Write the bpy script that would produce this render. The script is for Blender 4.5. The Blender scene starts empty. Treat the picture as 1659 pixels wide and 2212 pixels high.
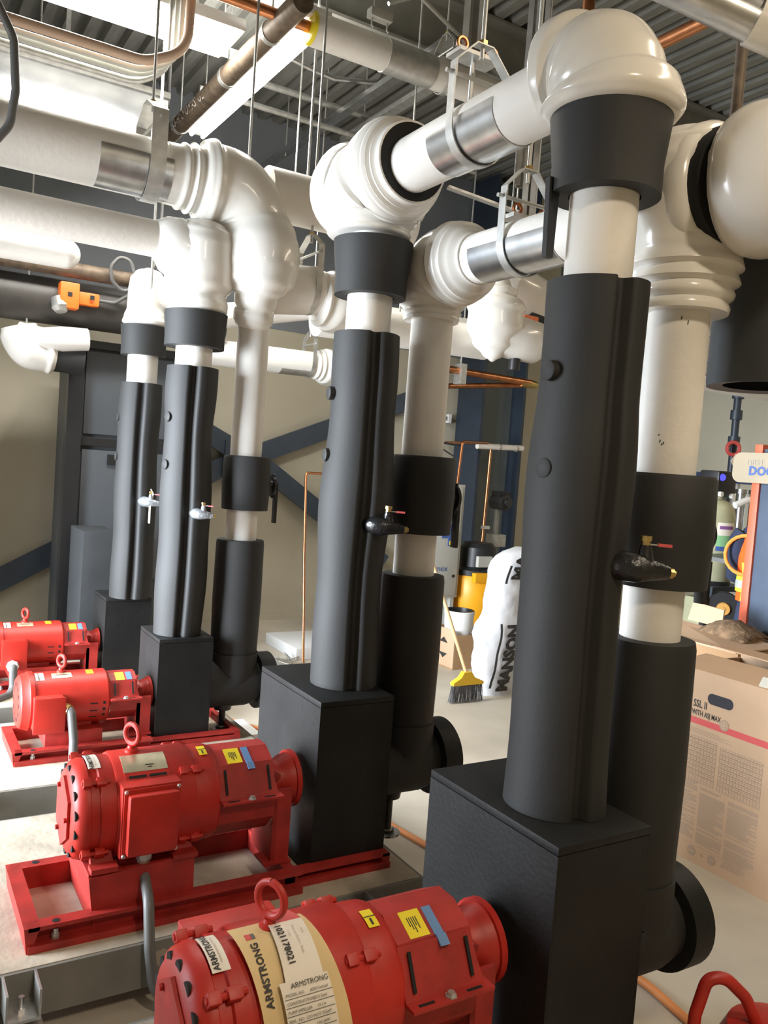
import bpy, bmesh, math, random
from math import sin, cos, pi, radians, sqrt, atan2
from mathutils import Vector, Matrix
random.seed(7)
SC = bpy.context.scene
COL = SC.collection
V = Vector
# ------------------------------------------------------------------ camera
CAMZ = 1.68
f_px, yaw, pitch, roll = 1803.24, radians(31.3211), radians(-3.2583), radians(4.1772)
F = V((sin(yaw)*cos(pitch), cos(yaw)*cos(pitch), sin(pitch)))
r0 = V((cos(yaw), -sin(yaw), 0)); u0 = r0.cross(F)
rr = r0*cos(roll)+u0*sin(roll); uu = -r0*sin(roll)+u0*cos(roll)
cam = bpy.data.cameras.new('camera'); cam_o = bpy.data.objects.new('camera', cam); COL.objects.link(cam_o)
cam.sensor_fit = 'VERTICAL'; cam.sensor_height = 24; cam.lens = 24*f_px/2212
cam.clip_start = 0.02; cam.clip_end = 100
mw = Matrix((rr, uu, -F)).transposed().to_4x4(); mw.translation = (0, 0, CAMZ)
cam_o.matrix_world = mw
SC.camera = cam_o
# ------------------------------------------------------------------ world, exposure, lights
SC.view_settings.view_transform = 'Standard'; SC.view_settings.look = 'None'
SC.view_settings.gamma = 1; SC.view_settings.use_curve_mapping = False
SC.view_settings.exposure = -0.75
w = bpy.data.worlds.new('room_ambience'); SC.world = w; w.use_nodes = True
w.node_tree.nodes['Background'].inputs[0].default_value = (1.0, 0.97, 0.92, 1)
w.node_tree.nodes['Background'].inputs[1].default_value = 0.11
def area(name, loc, target, sx, sy, power, col):
    l = bpy.data.lights.new(name, 'AREA'); l.shape = 'RECTANGLE'; l.size = sx; l.size_y = sy
    l.energy = power; l.color = col
    o = bpy.data.objects.new(name, l); COL.objects.link(o); o.location = loc
    o.rotation_euler = (V(target)-V(loc)).to_track_quat('-Z', 'Y').to_euler()
    return o
area('daylight_door', (-2.0, 4.15, 1.35), (2.0, 4.2, 0.72), 2.5, 2.4, 520, (0.84, 0.92, 1.0)).data.spread = radians(84)
LAMPS = [  # ceiling strip lights: centre, along, length, watts
    ((1.12, 5.0, 4.13), 'panel', 1.25, 120), ((2.03, 5.5, 4.12), 'y', 2.2, 60),  # second entry: a bright bar given glowing tubes and a lamp
    ((0.95, -0.75, 3.75), 'y', 0.6, 105), ((2.6, 0.3, 3.9), 'y', 1.8, 44), ((5.8, 1.9, 4.2), 'y', 2.4, 60), ((8.1, 3.3, 4.2), 'y', 2.4, 40)]  # last three: unseen warm lamps kept out of frame, no fixtures known there
# ------------------------------------------------------------------ materials
MATS = {}
def mat(name, col, rough=0.5, metal=0.0, var=0.0, scale=8.0, bump=0.0, bscale=60.0, coat=0.0, emit=None, estr=0, stretch=None, spec=None):
    if name in MATS: return MATS[name]
    m = bpy.data.materials.new(name); m.use_nodes = True; nt = m.node_tree; b = nt.nodes['Principled BSDF']
    b.inputs['Base Color'].default_value = (*col, 1); b.inputs['Roughness'].default_value = rough
    b.inputs['Metallic'].default_value = metal; b.inputs['Coat Weight'].default_value = coat
    if spec is not None: b.inputs['Specular IOR Level'].default_value = spec
    if emit: b.inputs['Emission Color'].default_value = (*emit, 1); b.inputs['Emission Strength'].default_value = estr
    tc = nt.nodes.new('ShaderNodeTexCoord'); src = tc.outputs['Object']
    if stretch:
        mp = nt.nodes.new('ShaderNodeMapping'); mp.inputs['Scale'].default_value = stretch
        nt.links.new(src, mp.inputs[0]); src = mp.outputs[0]
    if var:
        n = nt.nodes.new('ShaderNodeTexNoise'); n.inputs['Scale'].default_value = scale; n.inputs['Detail'].default_value = 6
        nt.links.new(src, n.inputs['Vector'])
        r = nt.nodes.new('ShaderNodeValToRGB'); r.color_ramp.elements[0].position = .3; r.color_ramp.elements[1].position = .72
        r.color_ramp.elements[0].color = (*[max(0, c*(1-var)) for c in col], 1)
        r.color_ramp.elements[1].color = (*[min(1, c*(1+var*.7)) for c in col], 1)
        nt.links.new(n.outputs[0], r.inputs[0]); nt.links.new(r.outputs[0], b.inputs['Base Color'])
    if bump:
        n2 = nt.nodes.new('ShaderNodeTexNoise'); n2.inputs['Scale'].default_value = bscale; n2.inputs['Detail'].default_value = 4
        nt.links.new(src, n2.inputs['Vector'])
        bp = nt.nodes.new('ShaderNodeBump'); bp.inputs['Strength'].default_value = bump; bp.inputs['Distance'].default_value = .01
        nt.links.new(n2.outputs[0], bp.inputs['Height']); nt.links.new(bp.outputs[0], b.inputs['Normal'])
    MATS[name] = m
    return m
PVC = mat('white_pvc', (.80, .775, .725), .22, var=.05, scale=3, coat=.3)
ASJ = mat('white_jacket', (.79, .76, .71), .5, var=.06, scale=5, bump=.15, bscale=35)
RUB = mat('black_rubber', (.0105, .0107, .0108), .70, var=.25, scale=6, bump=.06, bscale=90, spec=.65)
RUB2 = mat('black_rubber_sheet', (.0105, .0108, .011), .55, var=.35, scale=5, bump=.12, bscale=70, spec=.3)
DARK = mat('dark_gap', (.008, .008, .008), .8)
TAPE = mat('black_tape', (.012, .012, .013), .28, bump=.5, bscale=45)
RED = mat('red_paint', (.47, .021, .012), .47, var=.22, scale=9, bump=.06, bscale=40)
RED2 = mat('dusty_red_paint', (.38, .024, .018), .55, var=.3, scale=12, bump=.08, bscale=40)
GALV = mat('galvanised_steel', (.62, .63, .64), .30, 1.0, var=.18, scale=14)
ZINC = mat('dull_zinc', (.56, .56, .54), .45, .8, var=.2, scale=20)
STEEL = mat('grey_painted_steel', (.21, .205, .18), .5, var=.18, scale=6, bump=.05)
CONC = mat('pad_concrete', (.47, .41, .32), .85, var=.28, scale=7, bump=.25, bscale=30)
FLOOR = mat('floor_concrete', (.50, .45, .37), .62, var=.16, scale=2.2, bump=.08, bscale=20)
CREAM = mat('cream_wall', (.50, .465, .365), .8, var=.05, scale=3)
SLATE = mat('slate_wall', (.20, .22, .25), .6, var=.1, scale=3)
BLUE = mat('blue_steel', (.055, .073, .10), .45, var=.15, scale=6)
NAVY = mat('navy_steel', (.024, .034, .05), .45, var=.15, scale=6)
DECK = mat('deck_steel', (.29, .29, .265), .5, .4, var=.2, scale=5, stretch=(4, .6, 1))
COPPER = mat('copper', (.62, .26, .12), .32, 1.0, var=.25, scale=16)
BRASS = mat('brass', (.55, .40, .16), .35, 1.0)
YEL = mat('yellow_sticker', (.82, .66, .02), .5)
WHT = mat('white_sticker', (.80, .74, .66), .5)
INK = mat('black_ink', (.03, .028, .026), .6)
INKR = mat('red_ink', (.62, .09, .09), .6)
INKB = mat('blue_ink', (.05, .10, .30), .6)
GREYINK = mat('grey_print', (.40, .30, .22), .7)
MANILA = mat('manila_paper', (.72, .54, .28), .7, var=.08, scale=12)
BTAPE = mat('blue_masking_tape', (.13, .25, .48), .7)
GOLD = mat('pale_brass_plate', (.66, .60, .42), .35, .7, var=.2, scale=18)
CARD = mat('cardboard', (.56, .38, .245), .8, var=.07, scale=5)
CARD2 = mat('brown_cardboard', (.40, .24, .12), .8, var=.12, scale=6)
BAGM = mat('white_poly_bag', (.56, .56, .575), .4, var=.06, scale=10, bump=.5, bscale=14)
WOOD = mat('broom_wood', (.66, .44, .22), .5, var=.15, scale=20)
ORANGE = mat('orange_plastic', (.85, .17, .02), .45)
GREYP = mat('grey_conduit', (.12, .12, .117), .45, var=.1)
LGREY = mat('light_grey_enamel', (.46, .46, .42), .5, var=.05)
WHITEP = mat('white_plastic', (.8, .8, .78), .4)
TAN = mat('tan_plastic', (.32, .26, .175), .5, var=.06)
RUST = mat('rusty_pipe', (.15, .11, .075), .6, .3, var=.4, scale=20)
BLK = mat('black_plastic', (.015, .015, .016), .4)
LAMPM = mat('lamp_tube', (1, 1, 1), .5, emit=(1, .96, .88), estr=40)
LAMPW = mat('lamp_tube_warm', (1, 1, 1), .5, emit=(1, .92, .78), estr=14)
# ------------------------------------------------------------------ mesh helpers
class MB:
    def __init__(s): s.bm = bmesh.new()
    def quadmesh(s, rings, caps=(True, True), loop=True):
        n = len(rings[0]); vs = [[s.bm.verts.new(p) for p in r] for r in rings]
        for a, b in zip(vs, vs[1:]):
            for i in range(n if loop else n-1):
                j = (i+1) % n
                try: s.bm.faces.new((a[i], a[j], b[j], b[i]))
                except ValueError: pass
        if loop:
            if caps[0]: s.bm.faces.new(list(reversed(vs[0])))
            if caps[1]: s.bm.faces.new(vs[-1])
        return s
    def tube(s, pts, rad, n=20, caps=(True, True), xs=None, up=None):
        pts = [V(p) for p in pts]; m = len(pts)
        if not hasattr(rad, '__len__'): rad = [rad]*m
        tg = []
        for i in range(m):
            d = pts[min(i+1, m-1)]-pts[max(i-1, 0)]
            if d.length < 1e-9: d = tg[-1] if tg else V((0, 0, 1))
            tg.append(d.normalized())
        a = V(up) if up else (V((0, 0, 1)) if abs(tg[0].z) < .9 else V((1, 0, 0)))
        nrm = (a-tg[0]*a.dot(tg[0])).normalized(); rings = []
        for i in range(m):
            nrm = (nrm-tg[i]*nrm.dot(tg[i])).normalized(); bn = tg[i].cross(nrm)
            rings.append([pts[i]+(nrm*cos(2*pi*k/n)+bn*sin(2*pi*k/n))*rad[i]*(xs(k/n) if xs else 1) for k in range(n)])
        return s.quadmesh(rings, caps)
    def cyl(s, a, b, r, r2=None, n=20, caps=(True, True)): return s.tube([a, b], [r, r if r2 is None else r2], n, caps)
    def lathe(s, o, ax, prof, n=28, caps=(True, True)):  # prof: (distance along axis, radius)
        o, ax = V(o), V(ax).normalized(); u = (V((0, 0, 1)) if abs(ax.z) < .9 else V((1, 0, 0))); u = (u-ax*u.dot(ax)).normalized(); v = ax.cross(u)
        return s.quadmesh([[o+ax*t+(u*cos(2*pi*k/n)+v*sin(2*pi*k/n))*max(r, 1e-4) for k in range(n)] for t, r in prof], caps)
    def box(s, c, d, rot=None):
        r = bmesh.ops.create_cube(s.bm, size=1); M = Matrix.Translation(V(c)) @ (rot.to_4x4() if rot else Matrix()) @ Matrix.Diagonal((*d, 1))
        bmesh.ops.transform(s.bm, matrix=M, verts=r['verts']); return s
    def bb(s, x0, x1, y0, y1, z0, z1): return s.box(((x0+x1)/2, (y0+y1)/2, (z0+z1)/2), (abs(x1-x0), abs(y1-y0), abs(z1-z0)))
    def bar(s, a, b, wd, th, up=(0, 0, 1)):
        a, b = V(a), V(b); x = (b-a); L = x.length; x = x/L; u = V(up); u = (u-x*u.dot(x)).normalized(); y = u.cross(x)
        return s.box((a+b)/2, (L, wd, th), Matrix((x, y, u)).transposed())
    def prism(s, poly, off):  # poly: list of points, off: extrusion vector
        p = [V(q) for q in poly]; o = V(off); a = [s.bm.verts.new(q) for q in p]; b = [s.bm.verts.new(q+o) for q in p]; n = len(p)
        s.bm.faces.new(a); s.bm.faces.new(list(reversed(b)))
        for i in range(n): s.bm.faces.new((a[i], b[i], b[(i+1) % n], a[(i+1) % n]))
        return s
    def sphere(s, c, r, n=20, sc=(1, 1, 1)):
        q = bmesh.ops.create_uvsphere(s.bm, u_segments=n, v_segments=n*2//3, radius=r)
        bmesh.ops.transform(s.bm, matrix=Matrix.Translation(V(c)) @ Matrix.Diagonal((*sc, 1)), verts=q['verts']); return s
    def ring(s, c, ax, R, r, n=28, m=10, a0=0, a1=2*pi):
        ax = V(ax).normalized(); u = (V((0, 0, 1)) if abs(ax.z) < .9 else V((1, 0, 0))); u = (u-ax*u.dot(ax)).normalized(); v = ax.cross(u)
        full = abs(a1-a0-2*pi) < 1e-6
        P = [V(c)+(u*cos(a0+(a1-a0)*k/n)+v*sin(a0+(a1-a0)*k/n))*R for k in range(n+1)]
        return s.tube(P, r, m, (not full, not full))
    def build(s, name, m, parent=None, ang=35, bevel=0):
        if bevel:
            es = [e for e in s.bm.edges if len(e.link_faces) == 2 and e.calc_face_angle(0) > radians(50)]
            bmesh.ops.bevel(s.bm, geom=es, offset=bevel, segments=2, affect='EDGES', profile=.6)
        bmesh.ops.recalc_face_normals(s.bm, faces=s.bm.faces[:])
        me = bpy.data.meshes.new(name)
        if parent is not None:
            off = V((0, 0, 0)); p = parent
            while p: off += V(p.location); p = p.parent
            bmesh.ops.translate(s.bm, vec=-off, verts=s.bm.verts[:])
        s.bm.to_mesh(me); s.bm.free()
        for p in me.polygons: p.use_smooth = True
        me.set_sharp_from_angle(angle=radians(ang)); me.materials.append(m)
        o = bpy.data.objects.new(name, me); COL.objects.link(o)
        if parent is not None: o.parent = parent
        return o
def tag(o, label=None, cat=None, group=None, kind=None):
    if label: o['label'] = label
    if cat: o['category'] = cat
    if group: o['group'] = group
    if kind: o['kind'] = kind
    return o
def thing(name, label, cat, loc, group=None):
    o = bpy.data.objects.new(name, None); COL.objects.link(o); o.location = loc; o.empty_display_size = .05
    return tag(o, label, cat, group)
def lab(o, l): o['label'] = l; return o
def fillet(pts, r, n=8):
    pts = [V(p) for p in pts]; out = [pts[0]]
    for i in range(1, len(pts)-1):
        p, a, b = pts[i], pts[i-1], pts[i+1]; u = (a-p).normalized(); v = (b-p).normalized()
        ang = u.angle(v); t = min(r/math.tan(ang/2), (a-p).length*.49, (b-p).length*.49)
        p0, p1 = p+u*t, p+v*t
        for k in range(n+1):
            s = k/n; out.append(p0*(1-s)**2+p*2*s*(1-s)+p1*s*s)
    out.append(pts[-1]); return out
def pipe(name, m, parent, pts, r, bend=.1, n=20, ang=35): return MB().tube(fillet(pts, bend), r, n).build(name, m, parent, ang)
def text(name, s, m, parent, size, fn, cx=True, bold=0.0, sx=1.0):
    c = bpy.data.curves.new('t', 'FONT'); c.body = s; c.size = size; c.resolution_u = 2; c.offset = bold
    c.align_x = 'CENTER' if cx else 'LEFT'; c.align_y = 'CENTER'
    o = bpy.data.objects.new('t', c); COL.objects.link(o); me = bpy.data.meshes.new_from_object(o)
    bpy.data.objects.remove(o); bpy.data.curves.remove(c)
    off = V((0, 0, 0)); p = parent
    while p: off += V(p.location); p = p.parent
    bm = bmesh.new(); bm.from_mesh(me)
    bmesh.ops.triangulate(bm, faces=bm.faces[:])
    for v in bm.verts: v.co = V(fn(v.co.x*sx, v.co.y))-off
    bm.to_mesh(me); bm.free(); me.materials.clear(); me.materials.append(m); me.name = name
    q = bpy.data.objects.new(name, me); COL.objects.link(q); q.parent = parent
    return q
def plane_fn(o, xd, yd):
    o, xd, yd = V(o), V(xd).normalized(), V(yd).normalized(); nn = xd.cross(yd)*.0012
    return lambda u, v: o+xd*u+yd*v+nn
def decal_cyl(name, m, parent, yc, zc, R, x0, x1, a0, a1, off=.002, n=8, skew=0):
    # sticker wrapped on a drum whose axis runs along X; angles from +Z towards -Y, degrees
    b = MB(); rows = []
    for k in range(n+1):
        t = k/n; a = radians(a0+(a1-a0)*t); row = []
        for rad in (R+.0002, R+off):
            for xx in (x0+skew*t, x1+skew*t): row.append((xx, yc-rad*sin(a), zc+rad*cos(a)))
        rows.append([row[0], row[2], row[3], row[1]])
    b.quadmesh(rows); return b.build(name, m, parent)
def cyl_fn(yc, zc, R, x, a, dirn='down'):
    # text on a drum: 'x' reads along +X, 'up' reads upwards round the drum
    def f(u, v):
        if dirn == 'x': A = radians(a)-v/R; X = x+u
        elif dirn == 'up': A = radians(a)-u/R; X = x-v
        else: A = radians(a)+u/R; X = x+v
        return V((X, yc-(R+.0028)*sin(A), zc+(R+.0028)*cos(A)))
    return f
# ------------------------------------------------------------------ setting
def struct(o, label=None): tag(o, label, None, None, 'structure'); return o
struct(MB().bb(-2.2, 9.2, -2.5, 8.0, -.1, 0).build('floor', FLOOR))
ceil = bpy.data.objects.new('ceiling', None); COL.objects.link(ceil); struct(ceil)
for i in range(12):   # ribbed steel roof deck: one sheet per 0.95 m
    x0 = -2.2+i*.95; poly = []
    for k in range(6):
        a = x0+k*.95/6
        poly += [(a, 4.93), (a+.075, 4.93), (a+.09, 4.985), (a+.143, 4.985)]
    poly.append((x0+.95, 4.93))
    b = MB(); b.quadmesh([[(px, -2.5, pz) for px, pz in poly], [(px, 8.0, pz) for px, pz in poly]], loop=False)
    b.build('deck_sheet', DECK, ceil, 20)
wb = struct(MB().bb(-2.2, 9.2, 7.86, 8.0, 0, 2.95).build('wall_back', CREAM))
MB().bb(-2.2, 9.2, 7.855, 8.0, 2.95, 5.0).build('upper_panel', SLATE, wb)
struct(MB().bb(9.2, 9.35, -2.5, 8.0, 0, 5.0).build('wall_right', CREAM))
wl = bpy.data.objects.new('wall_left', None); COL.objects.link(wl); struct(wl)
for q in ((-2.5, 2.4, 0, 3.1), (5.4, 8.0, 0, 3.1), (-2.5, 8.0, 3.1, 5.0)):
    MB().bb(-2.3, -2.2, q[0], q[1], q[2], q[3]).build('wall_panel', CREAM, wl)
struct(MB().bb(-2.2, 9.2, -2.6, -2.5, 0, 5.0).build('wall_front', CREAM))
struct(MB().bb(2.0, 9.2, 7.835, 7.86, 0, .1).build('baseboard_back', CREAM))
# blue steel bracing on the back wall
t = thing('wall_brace', 'blue steel X brace bolted across the cream back wall', 'brace', (3.2, 7.75, 0))
for a, c in (((.30, 7.79, 0.10), (3.0, 7.79, 1.62)), ((3.0, 7.79, 1.60), (5.2, 7.79, 2.50)), ((3.2, 7.74, 1.62), (4.75, 7.74, .60)), ((3.0, 7.74, 1.7), (1.3, 7.74, 2.5))):
    MB().bar(a, c, .04, .19).build('brace_arm', BLUE, t)
MB().bb(2.85, 3.2, 7.70, 7.83, 1.45, 1.80).build('gusset_plate', BLUE, t)
t = thing('steel_column', 'dark blue I-shaped steel column against the back wall behind the copper manifold', 'column', (5.9, 7.55, 0))
MB().bb(5.62, 5.66, 7.35, 7.8, 0, 4.9).build('flange', NAVY, t); MB().bb(6.2, 6.24, 7.35, 7.8, 0, 4.9).build('flange', NAVY, t)
MB().bb(5.66, 6.2, 7.55, 7.57, 0, 4.9).build('web', mat('column_web', (.13, .155, .16), .5), t)
# ------------------------------------------------------------------ lamps
def strip_light(i, c, ax, L, W, label, lm, col):
    c = V(c)
    if ax == 'panel':
        t = thing('high_bay_light', label, 'ceiling light', c)
        MB().bb(c.x-L/2, c.x+L/2, c.y-.20, c.y+.20, c.z, c.z+.07).build('housing', WHITEP, t, bevel=.008)
        for q in (-.15, -.05, .05, .15): MB().bb(c.x-L*.48, c.x+L*.48, c.y+q-.04, c.y+q+.04, c.z-.012, c.z).build('light_bar', LAMPM, t)
        for q in (-.45, .45): MB().cyl((c.x+q*L, c.y, c.z+.07), (c.x+q*L, c.y, 4.93), .005, n=6).build('hanger_rod', ZINC, t)
        for z, k, e in ((-.03, 0, W), (.085, pi, W*.35)):  # second lamp points up, added to brighten the deck
            l = bpy.data.lights.new('panel_lamp', 'AREA'); l.shape = 'RECTANGLE'; l.size = L*.95; l.size_y = .36; l.energy = e; l.color = col
            o = bpy.data.objects.new('panel_lamp', l); COL.objects.link(o); o.parent = t; o.location = (0, 0, z); o.rotation_euler = (k, 0, 0)
        return t
    d = V((1, 0, 0)) if ax == 'x' else V((0, 1, 0)); s = V((0, 1, 0)) if ax == 'x' else V((1, 0, 0))
    t = thing('strip_light', label, 'ceiling light', c, 'ceiling strip lights')
    MB().box(c+V((0, 0, .05)), [L if abs(d[k]) else (.14 if k < 2 else .05) for k in range(3)]).build('housing', WHITEP, t, bevel=.006)
    for q in (-1, 1):
        MB().cyl(c+s*.045*q-d*L*.47, c+s*.045*q+d*L*.47, .016, n=10).build('lamp_tube', lm, t)
    for q in (-.4, .4):
        MB().cyl(c+d*L*q+V((0, 0, .07)), c+d*L*q+V((0, 0, 4.93-c.z)), .005, n=6).build('hanger_rod', ZINC, t)
    l = bpy.data.lights.new('strip_lamp', 'AREA'); l.shape = 'RECTANGLE'; l.size = L*.95; l.size_y = .16; l.energy = W; l.color = col
    o = bpy.data.objects.new('strip_lamp', l); COL.objects.link(o); o.parent = t; o.location = (0, 0, -.03)
    if ax == 'y': o.rotation_euler = (0, 0, pi/2)
    if i == 1:   # extra upward lamp added on the bright bar to light the deck
        o2 = bpy.data.objects.new('strip_uplamp', l); COL.objects.link(o2); o2.parent = t; o2.location = (0, 0, .09); o2.rotation_euler = (pi, 0, pi/2)
    return t
LL = ['glaring light panel above the thick shadowed pipe at the upper left', 'bright glowing bar running beside the printed pipe under the deck',
      'strip light out of view above the red pumps', 'unseen strip light lighting the cardboard box side of the room',
      'unseen strip light lighting the far floor with the broom', 'unseen strip light lighting the water softener corner']
for i, (c, ax, L, W) in enumerate(LAMPS):
    strip_light(i, c, ax, L, W, LL[i], LAMPM if i < 2 else LAMPW, (1, .97, .9) if i < 2 else (1, .83, .62))
# ------------------------------------------------------------------ inertia pads on spring isolators
def inertia_base(y0, y1, label, iso=True):
    t = thing('inertia_base', label, 'equipment base', (0.9, (y0+y1)/2, 0), 'concrete inertia bases under the pumps')
    x0, x1 = -.12, 1.74
    MB().bb(x0+.012, x1-.012, y0+.012, y1-.012, .07, .2).build('concrete_slab', CONC, t)
    for a, b in (((x0, x1), (y0, y0+.012)), ((x0, x1), (y1-.012, y1))):
        MB().bb(a[0], a[1], b[0], b[1], .06, .198).build('steel_edge', STEEL, t)
    for a in (x0, x1-.012): MB().bb(a, a+.012, y0+.012, y1-.012, .06, .198).build('steel_edge', STEEL, t)
    for sy, ye in ((-1, y0), (1, y1)):
        for xc in (.38, 1.45):
            if sy > 0 and xc < 1: continue
            b = MB(); ya = ye+sy*.001; yb = ye+sy*.10
            b.bb(xc-.045, xc+.045, min(ya, yb), max(ya, yb), .115, .123)
            for q in (-.045, .039): b.bb(xc+q, xc+q+.006, min(ya, yb), max(ya, yb), .123, .20)
            k = b.build('isolator_bracket', ZINC, t)
            yc = ye+sy*.055
            MB().cyl((xc, yc, .085), (xc, yc, .165), .008, n=10).build('adjusting_bolt', GALV, k)
            MB().lathe((xc, yc, .123), (0, 0, 1), [(0, .016), (.012, .016), (.0121, .010)], 6).build('hex_nut', GALV, k)
            h = MB(); h.bb(xc-.055, xc+.055, yc-.05, yc+.05, .0, .008).bb(xc-.055, xc+.055, yc-.05, yc+.05, .082, .09).bb(xc+.049, xc+.055, yc-.05, yc+.05, .008, .082).bb(xc-.055, xc-.049, yc-.05, yc+.05, .008, .082)
            h = h.build('spring_housing', ZINC, t)
            pts = [(xc+.034*cos(2*pi*q/10), yc+.034*sin(2*pi*q/10), .012+.066*q/40) for q in range(41)]
            MB().tube(pts, .006, 6).build('coil_spring', GALV, h)
    rp = random.Random(int(y0*100)); c = V((.78 if y0 > 2 else 1.2, y0-.0008, .145))
    MB().prism([c+V((cos(2*pi*k/18)*(.045+rp.uniform(-.018, .012)), 0, sin(2*pi*k/18)*(.022+rp.uniform(-.009, .006)))) for k in range(18)], (0, .0008, 0)).build('paint_patch', CONC, t)
    return t
inertia_base(1.10, 2.06, 'concrete inertia base of the nearest red pump, low in the frame')
inertia_base(2.39, 3.42, 'concrete inertia base with a patchy grey steel edge under the dusty open-frame pump')
inertia_base(3.70, 4.62, 'sunlit concrete inertia base under the third red pump back')
inertia_base(4.88, 5.85, 'bright concrete inertia base under the farthest red pump')
# ------------------------------------------------------------------ pumps
def channel_x(b, x0, x1, y, z0, z1, out):   # C channel along X, flanges pointing to 'out'
    yy = y-out*.045
    b.bb(x0, x1, min(y, yy), max(y, yy), z1-.012, z1).bb(x0, x1, min(y+out*.008, yy), max(y+out*.008, yy), z0, z0+.022).bb(x0, x1, min(yy, yy+out*.012), max(yy, yy+out*.012), z0+.022, z1-.012)
def base_frame(t, yc, x0, x1, half, z1):
    b = MB(); channel_x(b, x0+.012, x1, yc-half, .2, z1, -1); channel_x(b, x0+.012, x1, yc+half, .2, z1, 1)
    f = b.build('base_rails', RED2, t)
    MB().prism([(x0, yc-half, z1), (x0+.008, yc-half-.003, .2), (x0+.02, yc-half, .2), (x0+.045, yc-half, z1)], (0, 2*half, 0)).build('end_plate', RED2, f)
    MB().bb(x1-.05, x1-.012, yc-half+.033, yc+half-.033, .202, z1-.002).build('cross_member', RED2, f)
    c = MB(); channel_x(c, x1-.01, 1.66, yc-half+.04, .2, z1-.02, -1); channel_x(c, x1-.01, 1.66, yc+half+.08, .2, z1-.02, 1); c.bb(1.63, 1.66, yc-half+.04, yc+half+.08, .2, z1-.021)
    c.build('pump_rails', RED2, f)
    for (xx, yy) in ((x0+.09, yc-half+.018), (x0+.09, yc+half-.018)):
        MB().lathe((xx, yy, .222), (0, 0, 1), [(0, .012), (.014, .012), (.0141, .008), (.03, .008)], 8).build('anchor_bolt', ZINC, f)
        MB().lathe((xx, yy, z1), (0, 0, 1), [(0, .011), (.001, .011)], 14).build('bolt_hole', DARK, f)
    return f
def eyebolt(t, x, y, z, R):
    MB().lathe((x, y, z-.01), (0, 0, 1), [(0, .024), (.016, .022), (.022, .014), (.03, .012)], 14).ring((x, y, z+.025+R), (.9, .44, 0), R, .0085, 24, 10).build('lifting_eye', RED, t)
def coupling_guard(t, yc, zc, x0, x1, R, bolt=True):
    b = MB(); poly = [radians(a) for a in (-142, -100, -62, -27, 20, 64, 100, 142)]; rows = []
    P = []
    for a in (-135, -90, -48, -12, 12, 40, 86, 118, 150):
        A = radians(a); P.append((-R*sin(A)*1.0, R*cos(A)))
    out = [[(xx, yc+y, zc+z) for y, z in P] for xx in (x0, x1)]
    inn = [[(xx, yc+y*.97, zc+z*.97) for y, z in P] for xx in (x0, x1)]
    ring = [o+list(reversed(i)) for o, i in zip(out, inn)]
    b.quadmesh(ring); g = b.build('coupling_guard', RED2, t, 15)
    # slots in the sloping front cover and the bolted lip under it
    a0, a1 = radians(42), radians(84)
    p0, p1 = V((0, -R*sin(a0), R*cos(a0))), V((0, -R*sin(a1), R*cos(a1))); nrm = V((0, -(sin(a0)+sin(a1)), cos(a0)+cos(a1))).normalized()
    o = V((0, yc, zc))
    cov = MB().prism([o+p0*1.012+V((x0-.006, 0, 0)), o+p0*1.012+V((x1-.012, 0, 0)), o+p1*1.03+V((x1+.004, 0, 0)), o+p1*1.03+V((x0-.006, 0, 0))], nrm*.004).build('guard_cover', RED2, g)
    for xx in (x0+.018, x1-.026):
        c = o+(p0+p1)*.5+nrm*.0125*1+V((xx, 0, 0)); d = (p1-p0).normalized()
        MB().bar(c-d*R*.28, c+d*R*.26, .008, .003, nrm).build('slot', DARK, cov)
    lip = o+p1*1.03
    l = MB().bb(x0-.006, x1+.012, lip.y-.034, lip.y+.01, lip.z-.004, lip.z+.003).build('guard_lip', RED2, g)
    for xx in (x0+.035, x1-.035): MB().bb(xx-.02, xx+.02, lip.y-.024, lip.y-.017, lip.z+.003, lip.z+.0042).build('slot', DARK, l)
    MB().lathe(((x0+x1)/2, lip.y-.02, lip.z+.003), (0, 0, 1), [(0, .014), (.003, .014), (.0031, .009), (.010, .009)], 6).build('hex_bolt', ZINC, l)
    return g
def bearing(t, yc, zc, x0, x1, R, z1):
    MB().lathe((x0, yc, zc), (1, 0, 0), [(-.02, R*.8), (.018, R*.84), (.0181, R*.72), ((x1-x0)*.35, R*.72), ((x1-x0)*.55, R*.86), ((x1-x0)*.82, R*.94), ((x1-x0)*.83, R*1.02), (x1-x0, R*1.02)], 28).build('bearing_housing', RED, t)
    b = MB().bb(x0-.012, x0+.004, yc-.115, yc+.06, z1, zc-.02); b.bb(x0-.012, x0+.055, yc-.115, yc-.103, z1, zc+.01).bb(x0-.04, x0+.06, yc-.13, yc-.04, z1, z1+.008)
    b.build('support_bracket', RED2, t)
    for s in (-1, 1): MB().lathe((x0+.01, yc-R*.75, zc+s*R*.45), (0, -1, 0), [(-.01, .013), (.012, .013)], 6).build('bolt_lug', RED2, t)
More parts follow.
